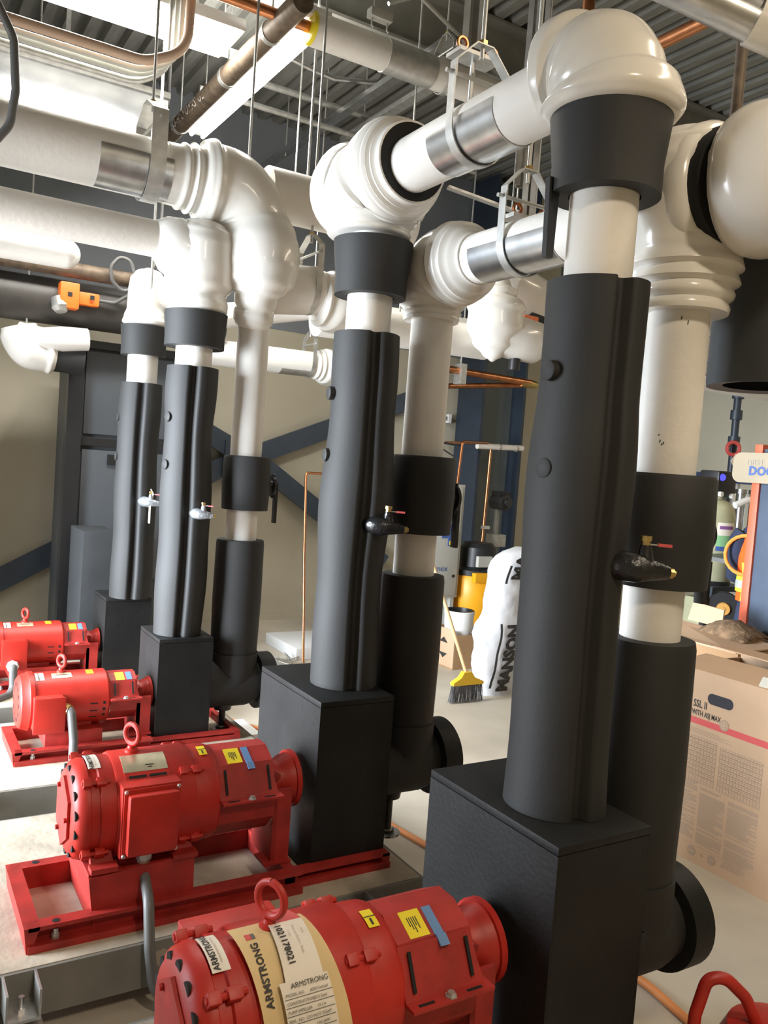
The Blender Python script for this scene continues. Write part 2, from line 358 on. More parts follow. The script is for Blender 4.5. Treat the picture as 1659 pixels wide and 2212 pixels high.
def open_pump(yc, zc, label, full):
    R = .158; t = thing('electric_pump', label, 'pump', (.9, yc, .2), 'red electric pumps in a row')
    base_frame(t, yc, .40, 1.285, .21, .274)
    # saddle under the motor
    b = MB(); z0 = .274
    for s in (-1, 1):
        y = yc+s*.175
        b.prism([(.60, y-.006, .21), (.91, y-.006, .21), (.905, y-.006, .395), (.58, y-.006, .375)], (0, .012, 0))
    b.bb(.58, .905, yc-.175, yc+.175, .372, .385); s_ = b.build('motor_saddle', RED2, t)
    MB().prism([(.58, yc-.168, .374), (.602, yc-.168, .20), (.602, yc+.168, .20), (.58, yc+.168, .374)], (.010, 0, 0)).build('saddle_end', RED2, s_)
    for xx in (.625, .875):
        for s in (-1, 1):
            MB().prism([(xx-.035, yc+s*.165, .386), (xx+.035, yc+s*.165, .386), (xx+.03, yc+s*.10, .44), (xx-.03, yc+s*.10, .44)], (0, s*-.03, 0)).bb(xx-.04, xx+.04, yc+s*.165-.022, yc+s*.165+.022, .386, .402).build('motor_foot', RED2, t)
    # drum: rear bell, stator, front bell
    MB().lathe((0, yc, zc), (1, 0, 0), [(.662, R-.022), (.663, R+.004), (.672, R+.008), (.905, R+.008), (.914, R+.004), (.915, R-.02)], 44).build('stator_housing', RED, t)
    e = MB().lathe((0, yc, zc), (1, 0, 0), [(.535, .06), (.537, R*.76), (.547, R*.88), (.556, R*.94), (.575, R*.985), (.585, R*.985), (.588, R*.955), (.612, R*.955), (.616, R*1.0), (.664, R*.99)], 44).build('rear_end_bell', RED, t)
    MB().lathe((0, yc, zc), (1, 0, 0), [(.913, R*.99), (.955, R*1.0), (.985, R*.985), (.992, R*.97), (1.003, R*.90), (1.004, .05)], 44).build('front_end_bell', RED, t)
    for k in range(14):
        a = 2*pi*k/14; c = V((.5452, yc+R*.80*sin(a), zc+R*.80*cos(a)))
        MB().lathe(c, (-1, 0, 0), [(-.004, .0155), (.0045, .0155)], 12).build('vent_hole', DARK, e)
    hexa = [(.527, yc+.098*sin(radians(a)), zc+.112*cos(radians(a))) for a in range(0, 360, 60)]
    h = MB().prism(hexa, (.012, 0, 0)).build('end_cover', RED2, e, bevel=.003)
    for a in range(30, 390, 120): MB().lathe((.528, yc+.08*sin(radians(a)), zc+.08*cos(radians(a))), (-1, 0, 0), [(0, .008), (.01, .008)], 6).build('cover_bolt', RED2, h)
    # bolt lugs round the joints
    for xx, aa in ((.60, (43, 125, -35, -120)), (.90, (43, 125, -35, -120))):
        for a in aa:
            A = radians(a); c = V((xx, yc-(R+.006)*sin(A), zc+(R+.006)*cos(A))); nrm = V((0, -sin(A), cos(A)))
            b = MB()
            for dx, L in ((-.024, .026), (.018, .03)): b.bar(c+V((dx-L/2, 0, 0)), c+V((dx+L/2, 0, 0)), .026, .024, nrm)
            b.cyl(c+V((-.04, 0, 0)), c+V((.045, 0, 0)), .007, n=8).build('bolt_lug', RED, t, bevel=.003)
    if full:  # conduit box, louvre and nameplate on the side facing the aisle
        tb = MB().bb(.668, .850, yc-.178, yc-.10, .415, .64).build('terminal_box', RED, t, bevel=.005)
        c = MB().bb(.682, .838, yc-.212, yc-.178, .432, .622).build('box_cover', RED, tb, bevel=.012)
        MB().bb(.672, .846, yc-.184, yc-.178, .42, .634).build('box_flange', RED, tb, bevel=.002)
        for xx in (.678, .84):
            for zz in (.427, .627): MB().lathe((xx, yc-.184, zz), (0, -1, 0), [(0, .007), (.004, .005)], 10).build('screw', ZINC, tb)
        lv = decal_cyl('louvre_band', RED, t, yc, zc, R+.008, .69, .83, 38, 52, .003)
        for k in range(4): decal_cyl('louvre_slot', DARK, lv, yc, zc, R+.012, .70+(k % 2)*.064, .756+(k % 2)*.064, 42+(k//2)*4.5, 44.8+(k//2)*4.5, .001, 2)
        np_ = decal_cyl('nameplate', GOLD, t, yc, zc, R+.008, .688, .828, 11, 37, .0018)
        decal_cyl('plate_marks', INK, np_, yc, zc, R+.0102, .758, .785, 29, 30, .0006, 2); decal_cyl('plate_marks', INK, np_, yc, zc, R+.0102, .765, .78, 32, 32.8, .0006, 2)
    else:
        tb = MB().bb(.60, .82, yc+.10, yc+.19, .43, .64).build('terminal_box', RED, t, bevel=.006)
    eyebolt(t, .735, yc, zc+R+.008, .032 if full else .036)
    # stickers
    st = decal_cyl('maker_sticker', WHT, t, yc, zc, R, .588, .626, -14, 26 if not full else 23, .0015)
    text('lettering', 'ARMSTRONG', INK, st, .019, cyl_fn(yc, zc, R, .600, 5, 'up'), bold=.0005, sx=.95)
    text('small_print', 'PREMIUM EFFICIENCY MOTOR', GREYINK, st, .0058, cyl_fn(yc, zc, R, .6135, 5, 'up'))
    ys = decal_cyl('caution_sticker', YEL, t, yc, zc, R+.002, .945, .972, 5, 23, .0015)
    decal_cyl('sticker_line', INK, ys, yc, zc, R+.0042, .9445, .9725, 12.6, 13.3, .0006, 2); decal_cyl('sticker_print', INK, ys, yc, zc, R+.0042, .955, .960, 15, 21, .0006, 2)
    g = coupling_guard(t, yc, zc, .998, 1.195, .150)
    b = MB(); Rg = .150
    def gp(x, a):   # point on the flat facets of the guard near the top
        A = radians(a); return V((x, yc-Rg*sin(A)*.985, zc+Rg*cos(A)*.985+.004))
    for nm, m, xa, xb, a0, a1 in (('warning_label', YEL, 1.035, 1.088, 14, 37), ('blue_tape', BTAPE, 1.098, 1.122, 13, 52)):
        q = MB(); fa = radians(12), radians(40)
        e0 = V((0, -Rg*sin(fa[0]), Rg*cos(fa[0]))); e1 = V((0, -Rg*sin(fa[1]), Rg*cos(fa[1]))); nn = V((0, e0.z-e1.z, e0.y-e1.y)).normalized()
        nn = V((0, -sin(radians(26)), cos(radians(26))))
        c0 = e0.lerp(e1, .03); c1 = e0.lerp(e1, .95 if nm == 'warning_label' else 1.0); o = V((0, yc, zc))
        q.prism([o+c0+V((xa, 0, 0)), o+c0+V((xb, 0, 0)), o+c1+V((xb, 0, 0)), o+c1+V((xa, 0, 0))], nn*.0015)
        if nm == 'blue_tape':
            c2 = e1*1.012; A = radians(50); c3 = V((0, -Rg*1.022*sin(A), Rg*1.022*cos(A)+.001)); n2 = V((0, -sin(radians(62)), cos(radians(62))))
            q.prism([o+c2+V((xa, 0, 0)), o+c2+V((xb, 0, 0)), o+c3+V((xb, 0, 0))+n2*.002, o+c3+V((xa, 0, 0))+n2*.002], n2*.006)
        s = q.build(nm, m, g)
        if nm == 'warning_label':
            dn = (c1-c0).normalized(); dm = (c0+c1)/2+V(((xa+xb)/2, 0, 0))+o+nn*.0018
            for k in range(5): MB().bar(dm+V((-.002+k*.0055-.01, 0, 0))-dn*.016, dm+V((-.002+k*.0055-.01, 0, 0))+dn*(.006+.008*(k % 3)), .0022, .0006, nn).build('fine_print', INK, s)
    bearing(t, yc, zc, 1.215, 1.318, .098, .274)
    return t
open_pump(1.55, .525, 'nearest red pump, a manila tag envelope lying over its motor drum', False)
open_pump(2.68, .523, 'dusty red pump with a square terminal box and brass nameplate on its side', True)
def closed_pump(yc, zc, label):
    R = .138; t = thing('electric_pump', label, 'pump', (.9, yc, .2), 'red electric pumps in a row')
    base_frame(t, yc, .555, 1.19, .20, .262)
    MB().bb(.70, .96, yc-.15, yc+.15, .255, .325).bb(.76, .92, yc-.09, yc+.09, .32, .345).build('motor_saddle', RED2, t, bevel=.004)
    MB().lathe((0, yc, zc), (1, 0, 0), [(.588, .03), (.59, R*.80), (.60, R*.9), (.632, R*.98), (.635, R), (.655, R), (.657, R-.006), (.985, R-.006), (.996, R-.016), (1.0, R*.75), (1.001, .05)], 44).build('motor_body', RED, t)
    for k in range(12):
        a = 2*pi*k/12; MB().lathe((.594, yc+R*.6*sin(a), zc+R*.6*cos(a)), (-1, 0, 0), [(-.01, .011), (.006, .011)], 8).build('vent_hole', DARK, t)
    tb = MB().bb(.645, .775, yc-.172, yc-.09, zc-.105, zc+.055).build('terminal_box', RED, t, bevel=.006)
    MB().bb(.639, .781, yc-.19, yc-.172, zc-.11, zc+.06).build('box_cover', RED, tb, bevel=.01)
    eyebolt(t, .785, yc, zc+R-.008, .028)
    st = decal_cyl('maker_sticker', WHT, t, yc, zc, R-.006, .662, .70, 5, 32, .0015)
    text('lettering', 'ARMSTRONG', INK, st, .011, cyl_fn(yc, zc, R-.006, .676, 18, 'up'), bold=.0003)
    np_ = decal_cyl('nameplate', GOLD, t, yc, zc, R-.006, .735, .825, 10, 28, .0018)
    decal_cyl('plate_marks', INK, np_, yc, zc, R-.0038, .752, .808, 18, 19.2, .0006, 2)
    ys = decal_cyl('caution_sticker', YEL, t, yc, zc, R-.006, .895, .928, 2, 20, .0015); decal_cyl('sticker_line', INK, ys, yc, zc, R-.0044, .895, .928, 10, 11, .0006, 2)
    for k in range(3):
        decal_cyl('vent_slot', DARK, t, yc, zc, R-.006, .90, .935, 88+k*16, 90.5+k*16, .001, 2)
        decal_cyl('vent_slot', DARK, t, yc, zc, R-.006, .96, .972, 86+k*14, 92+k*14, .001, 2)
    g = coupling_guard(t, yc, zc, 1.0, 1.13, .118)
    Rg = .118; o = V((0, yc, zc)); e0 = V((0, -Rg*sin(radians(12)), Rg*cos(radians(12)))); e1 = V((0, -Rg*sin(radians(40)), Rg*cos(radians(40)))); nn = V((0, -sin(radians(26)), cos(radians(26))))
    for nm, m, xa, xb in (('warning_label', YEL, 1.03, 1.072), ('blue_tape', BTAPE, 1.082, 1.108)):
        MB().prism([o+e0+V((xa, 0, 0)), o+e0+V((xb, 0, 0)), o+e1*1.0+V((xb, 0, 0)), o+e1*1.0+V((xa, 0, 0))], nn*.0015).build(nm, m, g)
    bearing(t, yc, zc, 1.14, 1.215, .075, .262)
    return t
closed_pump(4.17, .44, 'smooth red pump third from the front, flexible conduit at its terminal box')
closed_pump(5.35, .445, 'farthest red pump, half cut by the frame edge before the dark cabinet')
# black rubber boxes over the pump casings
def pump_box(x0, x1, y0, y1, z1, label, cat='insulation box'):
    t = thing('pump_insulation_box', label, cat, ((x0+x1)/2, (y0+y1)/2, .2), 'black insulation boxes over the pumps')
    MB().bb(x0+.006, x1-.006, y0+.006, y1-.006, .212, z1-.02).build('box_core', RUB2, t)
    MB().bb(x0, x1, y0, y1, z1-.02, z1).build('box_lid', RUB2, t, bevel=.002)
    for q in (((x0, x0+.006), (y0, y1)), ((x1-.006, x1), (y0, y1)), ((x0+.0065, x1-.0065), (y0, y0+.006)), ((x0+.0065, x1-.0065), (y1-.006, y1))):
        MB().bb(*q[0], *q[1], .205 if q[0][1]-q[0][0] < .01 else .21, z1-.0215).build('rubber_panel', RUB2, t)
    return t
pump_box(1.362, 1.672, 1.36, 1.88, .832, 'large black rubber box enclosing the nearest pump casing')
pump_box(1.352, 1.655, 2.55, 3.08, .832, 'black rubber box behind the coupling of the dusty pump')
pump_box(1.22, 1.50, 4.05, 4.40, .732, 'smaller black rubber box beside the third pump from the front')
pump_box(1.225, 1.505, 5.22, 5.55, .732, 'black rubber box of the farthest pump')
# ------------------------------------------------------------------ risers
def jacket(x, y, z0, z1, R, seed, lobe=.10):
    rnd = random.Random(seed); rings = []; n = 96; m = 26; ph = rnd.random()*6
    for i in range(m+1):
        z = z0+(z1-z0)*i/m; t = i/m
        s = 1+.028*sin(t*9+ph)+.02*sin(t*17+ph*2); s *= 1.0+.05*math.exp(-((t-.52)/.13)**2)-.03*math.exp(-((t-.78)/.07)**2)
        ox = .004*sin(t*7+ph); row = []
        for k in range(n):
            a = 2*pi*k/n; d = (math.degrees(a)-257+180) % 360-180
            r = R*s*(1-.23*math.exp(-(d/8.5)**4)+.05*math.exp(-((d-30)/16)**2))
            row.append((x+ox+r*cos(a), y+r*sin(a), z))
        rings.append(row)
    inner = [[(x+(px-x)*.86, y+(py-y)*.86, z1-.004) for px, py, _ in rings[-1]]]
    return MB().quadmesh(rings, (True, True))
def drain_valve(t, c, d, s=1.0, wrap=True):
    c = V(c); d = V(d).normalized(); side = V((.80, -.35, -.08)).normalized(); m = TAPE if wrap else MAT_FOIL
    pts = [c-d*.03, c, c+d*.03*s, c+d*.055*s+side*.02*s, c+d*.05*s+side*.06*s, c+d*.05*s+side*.105*s]
    b = MB().tube(pts, [.033*s, .036*s, .038*s, .036*s, .027*s, .017*s], 16)
    q = c+d*.05*s+side*.045*s
    b.tube([q, q+V((-.005, 0, .03*s)), q+V((-.006, 0, .06*s))], [.026*s, .02*s, .014*s], 12)
    v = b.build('drain_valve', m, t, 60)
    MB().lathe(q+V((-.006, 0, .056*s)), (0, 0, 1), [(0, .011*s), (.014*s, .011*s), (.0141*s, .014*s), (.026*s, .014*s)], 8).build('valve_stem', BRASS, v)
    e = pts[-1]; MB().lathe(e, side, [(-.005, .012*s), (.012*s, .013*s), (.0121*s, .008*s), (.018*s, .008*s)], 10).build('brass_outlet', BRASS, v)
    h = q+V((-.004, 0, .062*s)); hd = V((.86, -.5, -.02)).normalized()
    MB().bar(h, h+hd*.03*s, .009*s, .003, (0, 0, 1)).build('lever_shank', ZINC, v)
    MB().bar(h+hd*.028*s, h+hd*.062*s, .013*s, .007*s, (0, 0, 1)).build('red_lever', INKR, v)
    return v
MAT_FOIL = mat('crumpled_tape', (.28, .30, .32), .3, .5, bump=.6, bscale=50)
def front_riser(x, y, zb, zt, zc0, zc1, zp, R, rp, rc0, rc1, label, seed, plugs, valve, wrap=True, tagged=False, gray=1):
    t = thing('discharge_riser', label, 'insulated pipe', (x, y, zb), 'black jacketed discharge risers')
    jacket(x, y, zb+.001, zt, R, seed).build('rubber_jacket', RUB, t, 50)
    MB().cyl((x, y, zt-.02), (x, y, zp), rp, n=36).build('white_pipe', ASJ, t)
    b = MB(); pr = [(zc0, rp+.004), (zc0, rc0), (zc0+(zc1-zc0)*.35, rc0*1.0), (zc0+(zc1-zc0)*.75, (rc0+2*rc1)/3), (zc1, rc1), (zc1+.002, rc1-.02), (zc1+.002, rp)]
    b.lathe((x, y, 0), (0, 0, 1), pr, 44, (False, False)).build('rubber_cuff', RUB, t, 50)
    for z, a in plugs:
        A = radians(a); c = V((x+R*.95*cos(A), y+R*.95*sin(A), z)); d = V((cos(A), sin(A), 0))
        MB().lathe(c, d, [(0, .026), (R*.09+.005, .025), (R*.09+.007, .022)], 20).build('rubber_plug', RUB, t)
    v = drain_valve(t, valve[0], (.12, -1, 0), valve[1], wrap)
    if tagged:
        q = V(valve[0])+V((.03, -.06, .03))
        MB().bar(q+V((0, 0, -.02)), q+V((.0, 0, -.16)), .03, .004, (1, 0, 0)).build('paper_tag', WHT, v)
        MB().tube([q+V((0, 0, .05)), q+V((.015, -.01, .02)), q+V((0, 0, -.03))], .0035, 6).build('tag_string', WHT, v)
    return t
front_riser(1.533, 1.569, .832, 2.17, 2.385, 2.60, 2.66, .128, .085, .137, .152, 'wide black jacketed riser standing on the nearest rubber box', 3, ((1.94, 179), (1.70, 184)), ((1.563, 1.468, 1.475), 1.0))
front_riser(1.555, 2.769, .832, 2.16, 2.30, 2.50, 2.62, .128, .085, .135, .150, 'black jacketed riser below the ribbed white elbow with a dark gap', 11, ((1.93, 172), (1.70, 172)), ((1.563, 2.665, 1.455), .95))
front_riser(1.355, 4.199, .732, 2.10, 2.20, 2.375, 2.55, .125, .092, .150, .158, 'sheen-lit black riser third from the front with a grey taped drain valve', 23, ((1.84, 195), (1.60, 195)), ((1.37, 4.09, 1.365), .75), False)
front_riser(1.383, 5.282, .732, 2.07, 2.24, 2.42, 2.60, .125, .092, .135, .142, 'farthest black riser, a paper tag tied to its drain valve', 31, ((1.85, 178), (1.61, 178)), ((1.40, 5.17, 1.345), .85), False, True)
def ribs(z0, dz, r, k, step=.006):   # stepped collar profile
    p = []
    for i in range(k): p += [(z0+dz*i, r-i*step*2), (z0+dz*i+dz*.35, r+.006-i*step*2), (z0+dz*i+dz*.7, r-.002-i*step*2), (z0+dz*i+dz*.99, r-.010-i*step*2)]
    return p
def lever(t, x, y, z, s=1.0, L=.20):
    c = V((x+.158, y-.015, z)); d = V((.82, -.57, 0))
    v = MB().lathe((x+.125, y-.01, z), (1, -.1, 0), [(0, .03), (.03, .03), (.0301, .055*s), (.042, .055*s)], 26).build('notch_plate', BLK, t)
    b = MB()
    for k in range(11):
        a = radians(-100+k*20); b.box(c+V((.005, cos(a)*.058*s, sin(a)*.058*s)), (.01, .012, .012), Matrix.Rotation(a, 3, 'X'))
    b.build('notch_teeth', BLK, v)
    MB().prism([c+V((.012, -.016, .02)), c+V((.012, .016, .02)), c+V((.012, .012, -L)), c+V((.012, -.018, -L))], (.016, 0, 0)).build('valve_lever', BLK, v, bevel=.004)
def rear_riser(x, y, zt, w0, w1, zp, label, zel=.46, Rb=.125, foot=True, band=.13):
    t = thing('suction_riser', label, 'insulated pipe', (x, y, .2), 'white and black suction risers')
    MB().cyl((x, y, zt-.05), (x, y, zp), .083, n=36).build('white_pipe', ASJ, t)
    pr = [(zel+.05, Rb*.96), (zel+.2, Rb*1.0), (zel+.45, Rb*1.04), (zt-.02, Rb*1.02), (zt, Rb*.99), (zt+.001, .084)]
    MB().lathe((x, y, 0), (0, 0, 1), pr, 40).build('rubber_jacket', RUB, t, 50)
    bd = MB().lathe((x+.012, y, 0), (0, 0, 1), [(w0, .085), (w0, band*.98), ((w0+w1)/2, band*1.03), (w1-.01, band), (w1, band*.95), (w1, .085)], 40, (False, False)).build('rubber_valve_band', RUB, t, 50)
    lever(t, x, y, (w0+w1)/2-.01)
    # suction elbow at the bottom with its round end cover
    MB().tube(fillet([(x, y, zel+.16), (x, y, zel-.01), (x-.22, y, zel-.01)], .1), .13, 32).build('suction_elbow', RUB, t, 50)
    MB().lathe((x, y, zel-.01), (1, 0, 0), [(-.14, .128), (.06, .13), (.12, .118), (.13, .118)], 36).build('elbow_barrel', RUB, t, 50)
    MB().lathe((x+.125, y, zel-.01), (1, 0, 0), [(0, .125), (.004, .152), (.085, .152), (.09, .146)], 44).build('round_end_cover', RUB2, t)
    if foot:
        f = MB().lathe((x-.05, y-.02, 0), (0, 0, 1), [(.2, .055), (.206, .055), (.2061, .03), (.216, .03), (.2161, .018), (zel-.15, .018), (zel-.149, .045), (zel-.12, .05), (zel-.1, .05)], 20).build('support_foot', BLK, t)
        MB().lathe((x-.05, y-.02, .2), (0, 0, 1), [(0, .058), (.007, .058), (.0071, .026), (.022, .024)], 8).build('foot_plate', ZINC, f)
    return t
rear_riser(1.87, 1.59, 1.25, 1.40, 1.71, 2.20, 'nearest suction riser behind the wide black column, pencil marks on its white pipe', .42, .125, False, .135)
pm = bpy.data.objects['suction_riser']
b = MB()
for z, a, L in ((2.12, 238, .035), (2.13, 226, .02), (1.80, 208, .012), (1.795, 214, .014), (1.79, 211, .01), (1.815, 205, .006)):
    A = radians(a); c_ = V((1.87+.0833*cos(A), 1.59+.0833*sin(A), z)); b.bar(c_, c_+V((0, .004, -L)), .003, .0012, (cos(A), sin(A), 0))
b.build('pencil_marks', mat('pencil', (.06, .09, .07), .7), pm)
MB().prism([(1.395, 1.62, 2.42), (1.43, 1.62, 2.42), (1.425, 1.62, 2.225), (1.402, 1.62, 2.225)], (0, .016, 0)).build('valve_lever', BLK, bpy.data.objects['discharge_riser'], bevel=.003)
rear_riser(1.85, 2.78, 1.25, 1.418, 1.724, 2.30, 'suction riser with a black band and lever, behind the ribbed elbow column', .50, .125, True, .128)
rear_riser(1.67, 4.20, 1.224, 1.386, 1.671, 2.45, 'slim white suction riser capped by a rounded collar, seen before the braced wall', .46, .125, True, .125)
# ------------------------------------------------------------------ fitting covers
def elbow_cover(name, label, path, radii, m=PVC, n=40, cat='pipe fitting', group='white pipe fitting covers'):
    c = V(path[0]); t = thing(name, label, cat, c, group)
    return t
def cover(label, parts, loc, name='fitting_cover'):
    """parts: list of (part name, points, radii, material)"""
    t = thing(name, label, 'pipe fitting', loc, 'white moulded fitting covers')
    for nm, pts, rad, m in parts: MB().tube(pts, rad, 40).build(nm, m, t, 60)
    return t
def arc(c, u, v, R, n=14, a0=0, a1=90):
    c, u, v = V(c), V(u), V(v); return [c-(u+v)*R*-1*0+(u*-R)*0+(-u*R*cos(radians(90-a))*0)+V((0, 0, 0)) for a in ()] or [c+u*R*(1-sin(radians(a0+(a1-a0)*k/n)))+v*R*(1-cos(radians(a0+(a1-a0)*k/n))) for k in range(n+1)]
def lerp_prof(pr, t):
    for (a, ra), (b, rb) in zip(pr, pr[1:]):
        if a <= t <= b: 
            s = (t-a)/(b-a) if b > a else 0; s = s*s*(3-2*s); return ra+(rb-ra)*s
    return pr[-1][1]
def elbow(corner, d0, d1, R, prof, n=40, l0=0, l1=0):
    """bend entering along -d0 side: from corner+d0*(R+l0) through the bend to corner+d1*(R+l1); prof over 0..1"""
    c, d0, d1 = V(corner), V(d0).normalized(), V(d1).normalized(); P = []
    ctr = c+d0*R+d1*R
    P.append(c+d0*(R+l0)) if l0 else None
    for k in range(n+1):
        a = pi/2*k/n; P.append(ctr-d1*R*cos(a)-d0*R*sin(a))
    if l1: P.append(c+d1*(R+l1))
    L = [0]
    for a, b in zip(P, P[1:]): L.append(L[-1]+(b-a).length)
    # resample finely
    m = 64; Q = []; j = 0
    for k in range(m+1):
        s = L[-1]*k/m
        while j < len(L)-2 and L[j+1] < s: j += 1
        Q.append(P[j].lerp(P[j+1], (s-L[j])/(L[j+1]-L[j])))
    return Q, [lerp_prof(prof, k/m) for k in range(m+1)]
# nearest riser: tall elbow turning from up to the far run
Q, Rd = elbow((1.533, 1.569, 2.725), (0, 0, -1), (0, 1, 0), .13, [(0, .150), (.03, .164), (.09, .177), (.17, .166), (.225, .138), (.34, .146), (.48, .152), (.60, .146), (.67, .134), (.75, .158), (.86, .160), (.94, .115), (1, .105)], l0=.02, l1=.06)
c = cover('tall glossy white elbow cover with a bright highlight over the nearest riser', [('elbow_shell', Q, Rd, PVC)], (1.533, 1.569, 2.6))
MB().tube([Q[k]+V((0, 0, 0)) for k in range(4, 44)], [Rd[k]*1.003 for k in range(4, 44)], 40)
# second riser elbow with stepped ribs and dark gap towards the nearest pump
pr = [(0, .152), (.02, .160), (.06, .152), (.10, .165), (.22, .188), (.34, .196), (.46, .196), (.56, .176), (.6, .180), (.74, .186), (.80, .178), (.81, .172), (.84, .176), (.85, .162), (.88, .166), (.89, .152), (.93, .156), (.94, .142), (1, .140)]
Q, Rd = elbow((1.555, 2.81, 2.735), (0, 0, -1), (0, -1, 0), .15, pr, l0=.06, l1=.13)
t = cover('white elbow cover with stepped ribs and a dark gap round the incoming pipe', [('elbow_shell', Q, Rd, PVC)], (1.555, 2.769, 2.5))
e = Q[-1]; MB().lathe(e+V((0, .004, 0)), (0, -1, 0), [(0, .134), (.006, .132), (.0061, .09)], 40).build('dark_gap', DARK, t)
MB().tube([(1.552, 2.86, 2.71), (1.55, 2.93, 2.72), (1.55, 2.99, 2.725), (1.55, 3.025, 2.73), (1.55, 3.045, 2.73)], [.18, .188, .17, .12, .04], 36).build('heel_dome', PVC, t, 60)
# header run A
def header(label, a, b, r, sad=None, name='header_pipe', m=ASJ):
    t = thing(name, label, 'pipe', V(a), 'white insulated header pipes')
    MB().cyl(a, b, r, n=40).build('pipe_jacket', m, t)
    if sad:
        d = (V(b)-V(a)).normalized(); u = V((0, 0, 1)); s = d.cross(u).normalized(); b_ = MB(); rows = []
        for k in range(19):
            A = radians(sad[2]+(sad[3]-sad[2])*k/18); n_ = s*sin(A)-u*cos(A); o = V(a)
            rows.append([o+d*sad[0]+n_*(r+.001), o+d*sad[0]+n_*(r+.004), o+d*sad[1]+n_*(r+.004), o+d*sad[1]+n_*(r+.001)])
        b_.quadmesh(rows).build('metal_saddle', GALV, t, 60)
    return t
header('white header run with a shiny metal saddle between the two nearest elbows', (1.545, 1.74, 2.725), (1.555, 2.56, 2.725), .094, (.22, .56, -100, 75))
header('grey-lit header run with a bright saddle behind the nearest riser', (1.865, 1.66, 2.455), (1.852, 2.66, 2.455), .090, (.38, .80, -95, 85))
# rear fittings: nearest tee and its neighbour
pr = [(0, .128), (.03, .132), (.06, .122), (.09, .142), (.14, .134), (.16, .152), (.22, .142), (.24, .158), (.30, .15), (.34, .156), (.55, .19), (.72, .195), (.85, .17), (.93, .12), (1, .04)]
P = [(1.87, 1.59, 2.15+.50*k/50) for k in range(51)]
t = cover('wide ribbed white tee cover on the nearest suction riser', [('tee_body', P, [lerp_prof(pr, k/50) for k in range(51)], PVC)], (1.87, 1.59, 2.16))
MB().tube([(1.87, 1.47+.30*k/12, 2.46) for k in range(13)], [.165, .18, .182, .18, .176, .17, .165, .165, .17, .172, .16, .13, .10], 40).build('run_barrel', PVC, t, 60)
MB().lathe((1.87, 1.475, 2.46), (0, -1, 0), [(0, .158), (.035, .156), (.0351, .10)], 44).build('dark_gap', DARK, t)
cover('large white dome cover cut by the right frame edge', [('elbow_shell', [(1.87+.004*k, 1.44-.02*k, 2.46) for k in range(13)], [.165, .178, .186, .19, .19, .188, .185, .18, .17, .155, .13, .09, .03], PVC)], (1.87, 1.4, 2.46))
pr = [(0, .108), (.03, .113), (.05, .108), (.08, .120), (.11, .114), (.14, .128), (.28, .145), (.5, .160), (.68, .150), (.72, .158), (.75, .146), (.80, .152), (.83, .138), (.88, .142), (.9, .125), (1, .094)]
Q, Rd = elbow((1.85, 2.79, 2.455), (0, 0, -1), (0, -1, 0), .14, pr, l0=.06, l1=.14)
cover('white elbow cover with concentric ribs beside the bright pipe saddle', [('elbow_shell', Q, Rd, PVC)], (1.85, 2.78, 2.26))
# third pump: thick pipe, elbow down, round ball
header('thick white pipe in shadow crossing the upper left under the deck', (-.6, 4.20, 3.03), (1.22, 4.20, 3.03), .142, (1.42, 1.76, 5, 100))
header('thick white pipe running on behind the ribbed elbow', (1.7, 4.24, 3.07), (2.6, 4.24, 3.07), .135)
pr = [(0, .145), (.10, .147), (.13, .162), (.18, .15), (.20, .172), (.26, .158), (.30, .20), (.36, .215), (.42, .195), (.55, .200), (.75, .20), (.88, .190), (1, .17)]
Q, Rd = elbow((1.62, 4.20, 3.03), (-1, 0, 0), (0, 0, -1), .20, pr, l0=.27, l1=.04)
t = cover('big white elbow cover turning down from the thick shadowed pipe', [('elbow_shell', Q, Rd, PVC)], (1.35, 4.2, 3.03))
pr = [(0, .09), (.05, .105), (.12, .108), (.16, .098), (.2, .112), (.28, .115), (.33, .15), (.42, .19), (.55, .205), (.7, .21), (.85, .195), (1, .17)]
P = [(1.66-.01*sin(pi*k/50), 4.20-.07*sin(pi*k/50), 2.36+.52*k/50) for k in range(51)]
cover('round white ball cover with a visible seam over the slim suction riser', [('ball_shell', P, [lerp_prof(pr, k/50) for k in range(51)], PVC)], (1.66, 4.2, 2.4))
header('sunlit white pipe feeding the third riser from the left', (-.6, 4.16, 2.70), (1.25, 4.19, 2.70), .088)
pr = [(0, .12), (.04, .15), (.12, .152), (.2, .14), (.3, .17), (.5, .185), (.7, .185), (.82, .17), (.92, .12), (1, .03)]
P = [(1.36, 4.20, 2.37+.48*k/50) for k in range(51)]
t = cover('overexposed white tee cover on the third riser', [('tee_body', P, [lerp_prof(pr, k/50) for k in range(51)], PVC)], (1.36, 4.2, 2.38))
MB().tube([(1.12, 4.19, 2.70), (1.16, 4.19, 2.70), (1.2, 4.19, 2.69), (1.3, 4.2, 2.66)], [.09, .12, .14, .16], 36).build('branch_collar', PVC, t, 60)
# short pipe to the right of the ball, its clevis and elbow
header('short white pipe past the ball cover towards the clevis hanger', (1.72, 4.2, 2.56), (2.02, 4.2, 2.60), .13)
Q, Rd = elbow((2.17, 4.2, 2.56), (-1, 0, 0), (.3, 1, 0), .10, [(0, .12), (.1, .15), (.2, .138), (.35, .165), (.6, .17), (.8, .14), (1, .10)], l0=.05, l1=.02)
cover('white elbow cover just left of the second riser cuff', [('elbow_shell', Q, Rd, PVC)], (2.1, 4.2, 2.56))
